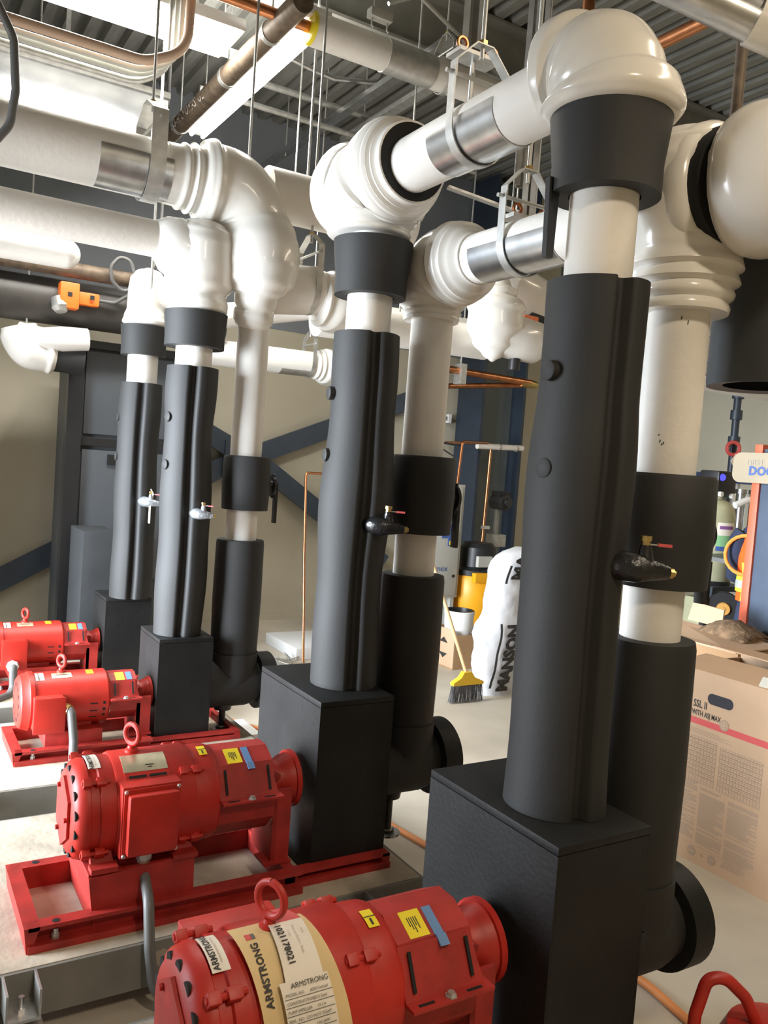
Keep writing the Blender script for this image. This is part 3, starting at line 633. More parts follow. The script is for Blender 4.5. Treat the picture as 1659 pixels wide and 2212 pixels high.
# farthest riser fitting
pr = [(0, .12), (.06, .145), (.16, .135), (.3, .12), (.6, .118), (.8, .11), (.93, .08), (1, .02)]
P = [(1.39, 5.28, 2.42+.36*k/40) for k in range(41)]
t = cover('small white cap cover over the farthest riser', [('cap_shell', P, [lerp_prof(pr, k/40) for k in range(41)], PVC)], (1.39, 5.28, 2.42))
MB().cyl((1.45, 5.26, 2.62), (1.75, 5.24, 2.62), .11, n=30).build('branch_pipe', PVC, t)
MB().lathe((1.52, 5.25, 2.62), (1, -.05, 0), [(0, .112), (.004, .122), (.04, .122), (.044, .112)], 34).build('metal_band', GALV, t)
header('white pipe with a rounded end under the sunlit pipe', (-.4, 5.3, 2.77), (.90, 5.3, 2.78), .085)
MB().sphere((.90, 5.3, 2.78), .0855, 24).build('round_end', PVC, bpy.data.objects['header_pipe.005' if 'header_pipe.006' not in bpy.data.objects else 'header_pipe.006'])
# ------------------------------------------------------------------ overhead steel, conduits, hangers
t = thing('steel_beam', 'grey steel I-beam under the roof deck across the room', 'beam', (3.0, 5.1, 4.5))
MB().bb(-2.2, 9.2, 4.98, 5.22, 4.52, 4.54).build('bottom_flange', STEEL, t)
MB().bb(-2.2, 9.2, 4.98, 5.22, 4.905, 4.925).build('top_flange', STEEL, t)
MB().bb(-2.2, 9.2, 5.09, 5.11, 4.54, 4.905).build('web', STEEL, t)
def strut(label, a, b, up=(0, 0, 1), wd=.06, m=GALV, cat='strut channel', group='strut channels under the deck', rods=()):
    a, b = V(a), V(b); t = thing('strut_channel', label, cat, a, group); x = (b-a).normalized(); u = V(up); s = u.cross(x).normalized(); u = x.cross(s)
    k = MB(); k.bar(a, b, wd, .004, u)
    for q in (-1, 1): k.bar(a+s*q*(wd/2-.002)+u*.02, b+s*q*(wd/2-.002)+u*.02, .004, .04, u); k.bar(a+s*q*(wd/2-.012)+u*.04, b+s*q*(wd/2-.012)+u*.04, .018, .004, u)
    k.build('channel', m, t)
    for r in rods: MB().cyl(a.lerp(b, r)+V((0, 0, -.02)), V((a.lerp(b, r).x, a.lerp(b, r).y, 4.93)), .006, n=8).build('threaded_rod', ZINC, t)
    return t
strut('bright strut channel hung under the deck above the ribbed elbow', (3.04, 4.55, 4.40), (3.04, 7.8, 4.40), rods=(.2, .8), wd=.075)
strut('shorter strut channel beside the bright one above the ribbed elbow', (3.34, 4.9, 4.42), (3.34, 6.6, 4.42), rods=(.2, .8), wd=.085, m=ZINC)
strut('white strut cross channel at the far left under the deck', (-.4, 5.55, 4.32), (2.2, 5.55, 4.32), rods=(.3, .8), m=mat('white_enamel', (.75, .75, .7), .5))
def conduit(label, pts, r, m, bend=.12, name='conduit', cat='conduit', n=14, group=None):
    t = tag(MB().tube(fillet(pts, bend), r, n).build(name, m), label, cat, group); return t
conduit('thin cream conduit crossing low under the far deck', [(1.9, 6.12, 4.30), (4.4, 6.12, 4.30)], .022, ZINC, group='thin conduits under the deck')
conduit('thin grey conduit strapped high to the far deck', [(2.3, 6.22, 4.52), (4.6, 6.22, 4.52)], .025, ZINC, group='thin conduits under the deck')
for k, (dy, dz, r, m, w_) in enumerate(((0, 0, .026, mat('overexposed_copper', (.50, .36, .27), .4), 'pinkish'), (.07, -.02, .016, LGREY, 'cream'), (.12, -.03, .016, LGREY, 'pale'), (.17, -.05, .018, ZINC, 'grey'))):  # pinkish tone has the overexposure put into the copper colour
    conduit('%s tube of the curved bundle at the upper left' % w_, [(-.6, 4.62+dy, 3.72+dz), (1.12, 4.575+dy, 3.69+dz), (1.34-dy*.3, 4.57+dy, 3.80+dz), (1.36-dy*.3, 4.57+dy, 4.93)], r, m, .22, 'tube', 'tube', group='curved tubes at the upper left')
conduit('grey cable looping down in front of the thick shadowed pipe', [(.18, 3.8, 3.50), (.33, 3.8, 3.42), (.41, 3.8, 3.28), (.425, 3.8, 3.08), (.41, 3.8, 2.94), (.33, 3.8, 2.82), (.15, 3.8, 2.78), (-.3, 3.8, 3.0), (-.3, 3.8, 4.93)], .017, GREYP, .12, 'cable', 'cable')
conduit('armoured flexible cable sagging below the deck near the copper pipe', [(2.44, 5.9, 4.62), (2.65, 5.88, 4.58), (2.85, 5.87, 4.56), (3.19, 5.80, 4.60), (3.3, 5.78, 4.92)], .02, GALV, .1, 'flexible_conduit', 'conduit')
t = thing('sprinkler_pipe', 'grey pipe with white printed letters slanting up to the deck', 'pipe', (1.83, 4.8, 4.1))
MB().cyl((1.83, 4.2, 4.08), (1.83, 7.0, 4.08), .062, n=24).build('pipe_barrel', RUST, t)
text('lettering', 'SIO-HNMOMAS  UL', WHT, t, .085, lambda u, v: V((1.83-.063*cos(v/.063-.3), 6.0-u, 4.08+.063*sin(v/.063-.3))), cx=True)
for yy in (4.6, 5.3, 6.3): MB().lathe((1.83, yy, 4.08), (0, 1, 0), [(0, .066), (.02, .068), (.04, .066)], 24).build('pipe_band', ZINC, t); MB().cyl((1.83, yy+.02, 4.14), (1.83, yy+.02, 4.93), .006, n=8).build('hanger_rod', ZINC, t)
t = thing('copper_pipe', 'copper pipe entering a thick insulated sleeve with a yellow end', 'pipe', (2.0, 4.46, 4.1))
MB().cyl((.3, 4.46, 4.1), (2.02, 4.46, 4.1), .032, n=20).build('copper_tube', COPPER, t)
MB().cyl((2.0, 4.46, 4.1), (3.9, 4.46, 4.1), .092, n=36).build('insulation_sleeve', ASJ, t)
MB().lathe((1.985, 4.46, 4.1), (1, 0, 0), [(0, .034), (0, .088), (.02, .094), (.025, .09)], 30, (False, False)).build('yellow_insulation_end', YEL, t)
MB().lathe((2.48, 4.46, 4.1), (1, 0, 0), [(0, .093), (.002, .096), (.34, .096), (.342, .093)], 36).build('metal_saddle', ZINC, t)
def clevis(label, c, ax, r, top=4.93, wd=.035, m=ZINC, bolt=True):
    c = V(c); t = thing('pipe_hanger', label, 'pipe hanger', c, 'steel pipe hangers'); ax = V(ax).normalized(); s = ax.cross(V((0, 0, 1))).normalized()
    def strap(pts):
        b = MB(); rows = []
        for i, p in enumerate(pts):
            d = (pts[min(i+1, len(pts)-1)]-pts[max(i-1, 0)]).normalized(); nn = d.cross(ax)
            rows.append([p-ax*wd/2-nn*.002, p+ax*wd/2-nn*.002, p+ax*wd/2+nn*.002, p-ax*wd/2+nn*.002])
        return b.quadmesh(rows)
    h = r+.09
    low = [c+s*(r+.006)+V((0, 0, h-.02))]+[c+(s*cos(radians(a))+V((0, 0, 1))*sin(radians(a)))*(r+.006) for a in range(0, -190, -10)]+[c-s*(r+.006)+V((0, 0, h-.02))]
    strap(low).build('lower_strap', m, t, 60)
    up = [c+s*(r+.003)+V((0, 0, h-.05)), c+s*(r+.003)+V((0, 0, h)), c+s*.03+V((0, 0, h+.07)), c-s*.03+V((0, 0, h+.07)), c-s*(r+.003)+V((0, 0, h)), c-s*(r+.003)+V((0, 0, h-.05))]
    strap(up).build('upper_strap', m, t, 20)
    MB().cyl(c-s*(r+.03)+V((0, 0, h-.035)), c+s*(r+.03)+V((0, 0, h-.035)), .007, n=8).build('cross_bolt', m, t)
    rod = MB().cyl(c+V((0, 0, h+.03)), V((c.x, c.y, top)), .007, n=10).build('threaded_rod', m, t)
    MB().lathe(c+V((0, 0, h+.072)), (0, 0, 1), [(0, .015), (.014, .015)], 6).build('hex_nut', BRASS, rod)
    return t
clevis('clevis hanger with a shiny strap round the saddled header near the nearest elbow', (1.548, 2.16, 2.725), (0, 1, 0), .098)
clevis('clevis hanger on the grey-lit header behind the nearest riser', (1.858, 2.27, 2.455), (0, 1, 0), .094)
clevis('dull hanger strap round the thick shadowed pipe', (1.08, 4.20, 3.03), (1, 0, 0), .15, wd=.075)
clevis('hanger round the insulated sleeve of the copper pipe', (2.92, 4.46, 4.1), (1, 0, 0), .096)
clevis('clevis hanger between the ball cover and the second riser', (1.97, 4.2, 2.60), (1, 0, 0), .13)
for (x, y, z, l_) in ((1.66, 4.4, 3.2, 'hanger rod above the big elbow cover'), (2.06, 4.5, 3.2, 'hanger rod behind the second riser elbow'), (1.32, 4.95, 2.60, 'hanger rod above the farthest riser')):
    tag(MB().cyl((x, y, z), (x, y, 4.93), .008, n=8).build('hanger_rod', ZINC), l_, 'hanger rod', 'thin hanger rods')
# strut posts hanging from the dark bay above the nearest header
strut('grey strut post hanging above the saddled header', (1.60, 2.28, 3.02), (1.60, 2.28, 4.93), up=(-.7, -.7, 0), wd=.07, m=ZINC, group='hanging strut posts')
strut('shadowed strut post hanging left of the nearest elbow', (2.13, 2.62, 2.80), (2.13, 2.62, 4.93), up=(-.7, -.7, 0), wd=.07, m=ZINC, group='hanging strut posts')
strut('strut post hanging over the rear header hanger', (1.98, 2.40, 2.60), (1.98, 2.40, 4.93), up=(-.7, -.7, 0), wd=.05, m=ZINC, group='hanging strut posts')
t = thing('trapeze_bracket', 'small zinc bracket with copper clips at the foot of the strut post', 'bracket', (1.60, 2.28, 3.0))
MB().bb(1.52, 1.68, 2.24, 2.32, 3.0, 3.012).build('base_plate', ZINC, t)
for q in (-.06, .06): MB().ring((1.6+q, 2.26, 3.03), (0, 1, 0), .018, .006, 14, 6).build('copper_clip', COPPER, t)
MB().cyl((1.60, 2.28, 2.86), (1.60, 2.28, 3.0), .008, n=8).build('threaded_rod', ZINC, t)
t = thing('trapeze_bracket', 'zinc bracket with copper clips over the grey-lit header', 'bracket', (1.98, 2.40, 2.6))
MB().bb(1.88, 2.10, 2.36, 2.44, 2.585, 2.60).build('base_plate', ZINC, t)
for q in (-.07, .05): MB().ring((1.98+q, 2.38, 2.62), (0, 1, 0), .018, .006, 14, 6).build('copper_clip', COPPER, t)
MB().bar((1.7, 2.52, 2.68), (1.98, 2.42, 2.62), .03, .008).build('angle_strap', ZINC, t)
t = thing('beam_clamp', 'small white clamp hanging above the insulated sleeve', 'bracket', (2.35, 4.3, 4.19))
MB().bb(2.28, 2.42, 4.27, 4.33, 4.19, 4.24).build('clamp_body', LGREY, t, bevel=.004)
MB().cyl((2.31, 4.3, 4.24), (2.31, 4.3, 4.93), .005, n=8).build('threaded_rod', ZINC, t)
for q in (2.30, 2.40): MB().tube([(q, 4.3, 4.19), (q, 4.3, 4.15), (q+.012, 4.3, 4.14)], .006, 6).build('hook', LGREY, t)
for (a, c, l_) in (((2.62, 4.35, 4.45), (3.35, 4.45, 4.22), 'slanting sway brace rod above the insulated sleeve'), ((2.75, 4.3, 4.50), (2.40, 4.3, 4.30), 'short sway brace rod over the small white clamp')):
    tag(MB().tube([a, c], .012, 8).build('sway_brace', ZINC), l_, 'brace rod', 'sway brace rods')
# galvanised duct behind the thick pipe
t = thing('duct', 'shiny galvanised duct behind the thick shadowed pipe', 'duct', (.6, 6.1, 3.9))
MB().bb(-.8, 1.62, 5.9, 6.5, 3.55, 4.10).build('duct_body', mat('duct_metal', (.60, .62, .66), .22, .9, var=.25, scale=5), t, bevel=.004)
MB().bb(-.8, 1.63, 5.885, 5.9, 4.07, 4.11).build('duct_seam', ZINC, t)
for q in (-.2, 1.0): MB().bar((q, 6.2, 4.1), (q, 6.2, 4.93), .03, .004, (0, 1, 0)).build('hanger_strap', ZINC, t)
# insulated copper pipe at the top right
t = thing('copper_pipe', 'insulated copper pipe with a white end at the top right corner', 'pipe', (2.0, 1.6, 3.0))
P0, P1 = V((2.02, 2.10, 3.29)), V((2.46, 1.92, 3.26))
MB().cyl((1.60, 1.79, 3.135), (2.02, 1.53, 2.95), .055, n=28).build('clear_jacket', GALV, t)
MB().cyl((2.0, 1.54, 2.957), (2.10, 1.478, 2.915), .062, n=28).build('white_end_band', PVC, t)
MB().cyl((2.09, 1.485, 2.92), (2.60, 1.17, 2.70), .022, n=16).build('copper_tube', COPPER, t)
MB().cyl((1.75, 1.69, 3.1), (1.75, 1.69, 4.93), .006, n=8).build('hanger_rod', ZINC, t)
conduit('bare copper pipe running under the deck right of the tall elbow', [(2.5, .9, 3.36), (2.5, 2.74, 3.36), (2.5, 2.78, 4.93)], .026, COPPER, .06, 'copper_pipe', 'pipe')
for k, (y, z) in enumerate(((1.0, 4.6), (2.2, 4.55), (3.4, 4.6))):
    t = thing('bar_joist', ['dark steel roof joist over the nearest pump', 'middle dark roof joist over the right side', 'dark roof joist behind the tall elbow cover'][k], 'joist', (4, y, z), 'dark roof joists')
    MB().bb(-2.2, 9.2, y-.03, y+.03, z, z+.02).build('bottom_chord', STEEL, t); MB().bb(-2.2, 9.2, y-.03, y+.03, 4.89, 4.91).build('top_chord', STEEL, t)
    b = MB()
    for i in range(30): b.tube([(-2.0+i*.37, y, z+.02 if i % 2 else 4.89), (-2.0+(i+1)*.37, y, 4.89 if i % 2 else z+.02)], .012, 6)
    b.build('web_rods', STEEL, t)
# ------------------------------------------------------------------ far pipes behind the pumps
t = thing('equipment_pipe', 'wide black insulated pipe with an orange actuator on it', 'pipe', (1.0, 6.5, 2.68))
MB().cyl((-.6, 6.5, 2.67), (2.3, 6.5, 2.68), .165, n=40).build('rubber_jacket', mat('brown_black_rubber', (.05, .045, .04), .5, var=.2), t)
t = thing('valve_actuator', 'orange valve actuator with a grey cable on the wide black pipe', 'actuator', (1.13, 6.3, 2.66))
b = MB().bb(1.04, 1.17, 6.24, 6.35, 2.61, 2.79).bb(1.17, 1.31, 6.26, 6.33, 2.65, 2.74); b.build('actuator_body', ORANGE, t, bevel=.012)
MB().lathe((1.05, 6.29, 2.63), (.2, -.3, -1), [(-.05, .05), (.02, .06), (.05, .04)], 18).build('clear_mount', ZINC, t)
for q in (1.09, 1.24): MB().bb(q, q+.03, 6.236, 6.24, 2.69, 2.72).build('black_window', BLK, t)
conduit('grey actuator cable with a loop hanging by the black pipe', [(1.31, 6.29, 2.70), (1.42, 6.28, 2.70), (1.50, 6.25, 2.76), (1.54, 6.2, 2.88), (1.50, 6.2, 3.0), (1.42, 6.2, 3.02), (1.36, 6.2, 2.94), (1.38, 6.22, 2.84), (1.46, 6.24, 2.78), (1.62, 6.2, 2.86), (1.70, 6.2, 3.1), (1.70, 6.2, 4.93)], .013, GREYP, .06, 'cable', 'cable')
tag(MB().cyl((-.6, 6.3, 2.885), (2.2, 6.3, 2.885), .055, n=20).build('conduit', RUST), 'brownish pipe running just above the wide black pipe', 'conduit')
Q, Rd = elbow((.86, 6.45, 2.30), (-.3, 0, 1), (1, 0, -.05), .12, [(0, .12), (.2, .14), (.5, .15), (.8, .13), (.9, .14), (1, .115)], l0=.05, l1=.08)
t = cover('white elbow cover under the wide black pipe at the left edge', [('elbow_shell', Q, Rd, PVC), ('black_collar', [(1.05, 6.45, 2.29), (1.25, 6.45, 2.28)], .115, RUB)], (.86, 6.45, 2.3))
MB().tube([(.80, 6.4, 2.44), (.95, 6.35, 2.39), (1.08, 6.35, 2.40), (1.26, 6.35, 2.42)], [.05, .075, .09, .08], 24).build('side_branch', PVC, t, 60)
t = thing('equipment_cabinet', 'tall dark grey equipment cabinet behind the farthest riser', 'cabinet', (1.7, 6.9, 0))
GREYC = mat('charcoal_panel', (.045, .05, .055), .5, var=.15, scale=4)
MB().bb(1.26, 2.25, 6.72, 7.4, .05, 2.46).build('cabinet_body', GREYC, t, bevel=.006)
MB().bb(1.20, 1.31, 6.66, 6.76, 0, 2.45).build('frame_post', BLK, t); MB().bb(2.2, 2.28, 6.66, 6.76, 0, 2.45).build('frame_post', BLK, t)
MB().bb(1.31, 2.2, 6.68, 6.72, 1.66, 1.72).build('mid_rail', BLK, t); MB().bb(1.31, 2.2, 6.68, 6.72, 2.40, 2.46).build('top_rail', BLK, t)
for z0, z1 in ((.62, 1.63), (1.75, 2.38)): MB().bb(1.33, 2.18, 6.70, 6.72, z0, z1).build('panel', mat('charcoal_door', (.07, .078, .088), .42), t, bevel=.004)
MB().bb(1.52, 1.60, 6.68, 6.70, 1.52, 1.60).build('latch', BLK, t)
tag(MB().bb(1.24, 1.47, 6.05, 6.5, 0, 1.06).build('control_box', GREYC, bevel=.005), 'low dark box in front of the tall dark cabinet', 'box')
# white pipe by the back wall
header('bright white pipe with a grey saddle in front of the braced wall', (2.2, 6.5, 2.47), (3.14, 6.5, 2.485), .105, (.62, .90, -60, 50))
clevis('hanger on the bright white pipe before the braced wall', (3.10, 6.5, 2.485), (1, 0, 0), .108)
Q, Rd = elbow((3.36, 6.5, 2.485), (-1, 0, 0), (0, 1, 0), .14, [(0, .11), (.06, .125), (.1, .115), (.16, .135), (.2, .125), (.28, .15), (.6, .16), (.85, .15), (.95, .11), (1, .1)], l0=.08, l1=.1)
cover('white ribbed elbow cover at the end of the bright pipe', [('elbow_shell', Q, Rd, PVC)], (3.3, 6.5, 2.485))
header('white pipe glimpsed behind the clevis hanger', (2.0, 5.6, 2.62), (2.75, 5.3, 2.78), .085)
# pendant strainer and its neighbours between the two nearest columns
P = [(3.50, 4.5, 2.98-.56*k/40) for k in range(41)]
pr = [(0, .07), (.1, .09), (.16, .14), (.22, .13), (.3, .185), (.36, .20), (.42, .185), (.6, .19), (.8, .14), (.93, .07), (1, .01)]
t = cover('white cone-shaped strainer cover hanging between the columns', [('strainer_shell', P, [lerp_prof(pr, k/40) for k in range(41)], PVC)], (3.5, 4.5, 2.9))
MB().tube([(3.5, 4.5, 2.62), (3.65, 4.47, 2.60), (3.82, 4.44, 2.58), (3.9, 4.43, 2.57)], [.15, .15, .14, .08], 30).build('side_branch', PVC, t, 60)
MB().cyl((3.66, 4.46, 2.52), (3.66, 4.46, 2.38), .04, n=16).build('black_flange', BLK, t)
header('white pipe behind the strainer cover', (2.3, 4.75, 2.56), (3.62, 4.75, 2.58), .115)
header('pale pipe crossing behind the strainer cover', (3.0, 5.3, 2.72), (5.4, 5.3, 2.80), .10)
Q, Rd = elbow((3.86, 4.8, 3.02), (-1, -.2, .25), (1, 0, -.2), .12, [(0, .12), (.2, .15), (.5, .16), (.8, .15), (1, .12)], l0=.08, l1=.3)
cover('white elbow cover below the grey-lit header', [('elbow_shell', Q, Rd, PVC), ('dark_collar', [(4.0, 4.82, 2.85), (4.3, 4.82, 2.82)], .10, RUB)], (3.86, 4.8, 3.02))
t = thing('valve_actuator', 'small orange actuator peeking right of the strainer cover', 'actuator', (3.85, 4.6, 2.8))
MB().bb(3.80, 3.93, 4.56, 4.62, 2.74, 2.79).build('actuator_body', ORANGE, t, bevel=.008)
# copper manifold
t = thing('copper_manifold', 'two copper tubes meeting in a V below the white strainer', 'pipe', (5.0, 6.5, 2.6))
MB().tube([(4.3, 6.5, 2.62), (5.55, 6.5, 2.60)], .034, 14).build('copper_tube', COPPER, t)
MB().tube([(4.5, 6.72, 2.46), (5.55, 6.52, 2.58)], .026, 14).build('copper_tube', COPPER, t)
MB().lathe((5.45, 6.51, 2.59), (1, 0, 0), [(0, .036), (.02, .042), (.16, .042), (.2, .03)], 14).build('valve_body', BRASS, t)
MB().bb(4.66, 4.72, 6.44, 6.56, 2.49, 2.68).build('strut_bracket', ZINC, t); MB().cyl((4.69, 6.5, 2.68), (4.69, 6.5, 4.93), .008, n=8).build('threaded_rod', ZINC, t)
conduit('thin copper line running down the dark blue column', [(5.55, 7.25, 1.98), (5.72, 7.25, 1.985), (5.70, 7.25, .9), (5.70, 7.25, .01)], .017, COPPER, .04, 'copper_line', 'pipe')
conduit('thin copper riser above the pale electrical cabinet', [(4.68, 6.4, 1.53), (4.72, 6.42, 1.95), (5.4, 6.9, 1.98), (5.5, 7.3, 1.98), (5.5, 7.8, 1.98)], .013, COPPER, .05, 'copper_line', 'pipe')
t = thing('wall_tube', 'white horizontal tube bracketed across the dark blue column', 'tube', (5.8, 7.2, 1.96))
MB().tube([(5.49, 7.2, 1.95), (6.12, 7.2, 1.97)], .032, 14).build('white_tube', WHT, t)
for q in (5.78, 6.02): MB().lathe((q, 7.2, 1.96), (1, 0, 0), [(0, .036), (.02, .036)], 14).build('clip', ZINC, t); MB().cyl((q+.01, 7.2, 1.96), (q+.01, 7.36, 1.96), .01, n=8).build('stand_off', ZINC, t)
for z, x1, l_ in ((2.25, 5.50, 'upper punched strut rail on the cream wall beside the blue column'), (1.50, 5.42, 'lower punched strut rail on the cream wall beside the blue column')):
    t = thing('wall_strut', l_, 'strut rail', (5.0, 7.82, z), 'strut rails on the back wall')
    MB().bb(4.4, x1, 7.80, 7.858, z-.02, z+.02).build('rail', STEEL, t); MB().bb(x1, x1+.04, 7.78, 7.858, z-.05, z+.05).build('white_end', WHITEP, t)
tag(MB().bb(6.35, 6.85, 7.62, 7.855, 0, 4.9).build('wall_pilaster', CREAM), 'cream wall pilaster right of the dark blue column', 'pilaster')
# ------------------------------------------------------------------ middle floor clutter
t = thing('electrical_cabinet', 'pale grey electrical cabinet with blue and yellow stickers', 'cabinet', (4.5, 6.3, 0))
MB().bb(4.10, 4.63, 6.2, 6.45, .5, 1.545).build('cabinet_body', LGREY, t, bevel=.005)
MB().bb(4.12, 4.60, 6.188, 6.2, .52, 1.525).build('door', LGREY, t, bevel=.003)
for z in (.70, 1.42): MB().lathe((4.56, 6.19, z), (0, -1, 0), [(0, .017), (.008, .014)], 12).build('door_lock', BLK, t)
MB().bb(4.40, 4.50, 6.184, 6.188, 1.05, 1.18).build('blue_sticker', INKB, t); s = MB().bb(4.47, 4.58, 6.182, 6.1875, .98, 1.12).build('blue_sticker', INKB, t); MB().bb(4.485, 4.565, 6.179, 6.182, .99, 1.025).build('yellow_band', YEL, s); MB().lathe((4.53, 6.181, 1.08), (0, -1, 0), [(0, .03), (.001, .03)], 16).build('white_disc', WHT, s)
text('blue_lettering', 'mex', INKB, t, .08, plane_fn((4.42, 6.187, .77), (1, 0, 0), (0, 0, 1)))
for q in (4.13, 4.57): MB().bb(q, q+.04, 6.22, 6.42, 0, .5).build('stand_leg', LGREY, t)
t = thing('white_gauge', 'round white gauges and dark brackets on top of the pale cabinet', 'gauge', (4.3, 6.15, 1.545))
MB().cyl((4.32, 6.3, 1.545), (4.32, 6.3, 1.95), .02, n=10).build('gauge_stem', BLK, t)
for z, r in ((1.80, .075), (1.62, .06)): MB().lathe((4.30, 6.29, z), (.2, -1, 0), [(0, r), (.04, r), (.05, r*.9)], 20).build('gauge_dial', WHITEP, t)
MB().bar((4.25, 6.3, 1.93), (4.56, 6.25, 1.90), .04, .015).build('bracket_arm', BLK, t); MB().bar((4.30, 6.28, 1.90), (4.47, 6.2, 1.80), .03, .012).build('bracket_arm', BLK, t)
t = thing('shop_vacuum', 'yellow shop vacuum with a black motor head behind the broom', 'vacuum', (4.88, 6.31, 0))
vx, vy = 4.93, 6.33; VY_ = mat('vac_yellow', (.80, .36, .01), .4)
MB().lathe((vx, vy, 0), (0, 0, 1), [(.24, .22), (.28, .245), (.50, .257), (.675, .257), (.70, .24)], 32).build('yellow_drum', VY_, t)
MB().lathe((vx, vy, 0), (0, 0, 1), [(.70, .246), (.75, .25), (.78, .185), (.96, .18), (1.0, .14), (1.01, .02)], 32).build('motor_head', BLK, t)
MB().bb(vx-.14, vx+.02, vy-.21, vy-.17, .79, .89).build('grey_label', LGREY, t)
MB().bb(vx-.2, vx+.24, vy-.26, vy-.20, .65, .74).build('yellow_latch_bar', VY_, t, bevel=.008)
MB().lathe((vx, vy, 0), (0, 0, 1), [(.07, .28), (.10, .30), (.20, .29), (.24, .24)], 30).build('grey_base', GREYP, t)
for a in range(0, 360, 90): MB().lathe((vx+.24*cos(radians(a+45)), vy+.24*sin(radians(a+45))-.02, .037), (0, 1, 0), [(0, .037), (.04, .037)], 14).build('caster', BLK, t)
t = thing('bucket', 'white bucket with a black liner standing in the carton', 'bucket', (4.31, 5.72, .02))
MB().lathe((4.31, 5.715, 0), (0, 0, 1), [(.02, .10), (.03, .105), (.44, .128), (.475, .134), (.48, .124), (.30, .11)], 30, (True, False)).build('pail', WHITEP, t)
MB().lathe((4.31, 5.715, 0), (0, 0, 1), [(.484, .126), (.484, .114), (.36, .10), (.35, .01)], 30, (False, True)).build('liner', BLK, t)
t = thing('carton', 'small cardboard carton with black arrow marks beside the broom', 'box', (4.3, 5.7, 0))
MB().bb(4.17, 4.46, 5.57, 5.86, 0, .012).build('carton_bottom', CARD2, t)
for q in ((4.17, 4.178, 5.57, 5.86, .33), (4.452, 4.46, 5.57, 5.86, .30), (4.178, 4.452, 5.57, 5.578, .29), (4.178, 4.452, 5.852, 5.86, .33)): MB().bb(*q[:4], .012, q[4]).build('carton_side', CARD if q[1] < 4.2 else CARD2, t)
for z, s_ in ((.21, 1), (.12, -1)): MB().prism([(4.1695, 5.78, z), (4.1695, 5.66, z), (4.1695, 5.72, z+.045*s_)], (-.001, 0, 0)).build('arrow_mark', INK, t)
t = thing('broom', 'upright broom with yellow head and grey bristles leaning by the cabinet', 'broom', (3.72, 4.75, 0))
MB().tube([(3.70, 4.76, .20), (3.46, 5.05, 1.12)], .0135, 12).build('wooden_handle', WOOD, t)
MB().prism([(3.70-.035, 4.74, .225), (3.70+.03, 4.74, .225), (3.70+.06, 4.74, .185), (3.70+.145, 4.74, .15), (3.70+.145, 4.74, .13), (3.70-.125, 4.74, .13), (3.70-.125, 4.74, .15), (3.70-.06, 4.74, .185)], (0, .045, 0)).build('yellow_head', mat('broom_yellow', (.80, .50, .03), .45), t, bevel=.006)
b = MB()
for i in range(44):
    for j in range(3):
        x = 3.585+.25*i/43; dx = (x-3.71)*.18+random.uniform(-.006, .006); b.tube([(x, 4.748+j*.014, .135), (x+dx, 4.745+j*.018+random.uniform(-.005, .005), .004)], [.0026, .0022], 4)
tag(b.build('bristles', mat('broom_bristle', (.12, .12, .13), .7, var=.5, scale=40), t), kind='stuff')
# white poly bag
t = thing('poly_bag', 'tall white sack with bold black lettering behind the nearest column', 'bag', (4.17, 4.92, 0))
rnd = random.Random(5); rings = []
for i in range(31):
    z = 1.12*i/30; s = 1-.10*sin(z*9+1)-.05*sin(z*23); hx, hy = .23*s, .15*s; ox = -.05+.09*z
    if i > 24: q = (i-24)/6; hx *= sqrt(max(.02, 1-q*q)); hy *= sqrt(max(.02, 1-q*q*.8)); ox += .05*q
    if i < 2: hx *= .86; hy *= .8
    row = []
    for k in range(40):
        a = 2*pi*k/40; sp = lambda c: math.copysign(abs(c)**.75, c); wr = 1+.02*sin(a*7+z*31)+.015*sin(a*13-z*47)
        row.append((4.17+ox+hx*sp(cos(a))*wr, 4.92+hy*sp(sin(a))*wr, z))
    rings.append(row)
MB().quadmesh(rings).build('sack', BAGM, t, 60)
def bag_fn(x, z0):
    def f(u, v):
        z = z0+u; s = 1-.10*sin(z*9+1)-.05*sin(z*23); yy = 4.92-.15*s*1.05-.004+ (abs(x-v-4.14)/.23)**3*.05
        return V((x-v-.05+.09*z, yy, z))
    return f
text('lettering', 'MANSON', INK, t, .142, bag_fn(4.105, .30), bold=.008, sx=.84)
text('lettering', 'MA', INK, t, .142, bag_fn(4.085, .985), bold=.008, sx=.92)
for z0, z1 in ((.07, .56), (.86, 1.0)):
    b = MB(); f = bag_fn(4.0, 0); b.quadmesh([[f(z0+(z1-z0)*k/10, .012)+V((0, 0, 0)), f(z0+(z1-z0)*k/10, -.004), f(z0+(z1-z0)*k/10, -.004)+V((0, .004, 0)), f(z0+(z1-z0)*k/10, .012)+V((0, .004, 0))] for k in range(11)]).build('black_stripe', INK, t)
tag(MB().bb(5.1, 5.5, 6.5, 6.9, 0, .6).build('dark_tote', BLK, bevel=.01), 'black tote on the floor behind the white sack', 'tote')
t = thing('dark_pump_stand', 'small dark pump with fittings on a slim stand behind the sack', 'pump', (5.27, 6.55, 0))
MB().lathe((5.27, 6.45, 1.39), (.3, -1, 0), [(-.1, .07), (.06, .08), (.07, .05), (.1, .05)], 18).bb(5.22, 5.36, 6.42, 6.55, 1.36, 1.50).build('pump_head', BLK, t)
MB().cyl((5.27, 6.5, .6), (5.27, 6.5, 1.36), .03, n=12).build('stand_pipe', STEEL, t); MB().bb(5.20, 5.34, 6.42, 6.56, .95, 1.07).build('valve_block', ZINC, t); MB().bb(5.08, 5.16, 6.46, 6.5, 1.12, 1.15).build('white_grip', WHITEP, t)
t = thing('leaning_panel', 'black sheet leaning behind the nearest column above the white sack', 'panel', (5.0, 5.4, 0))
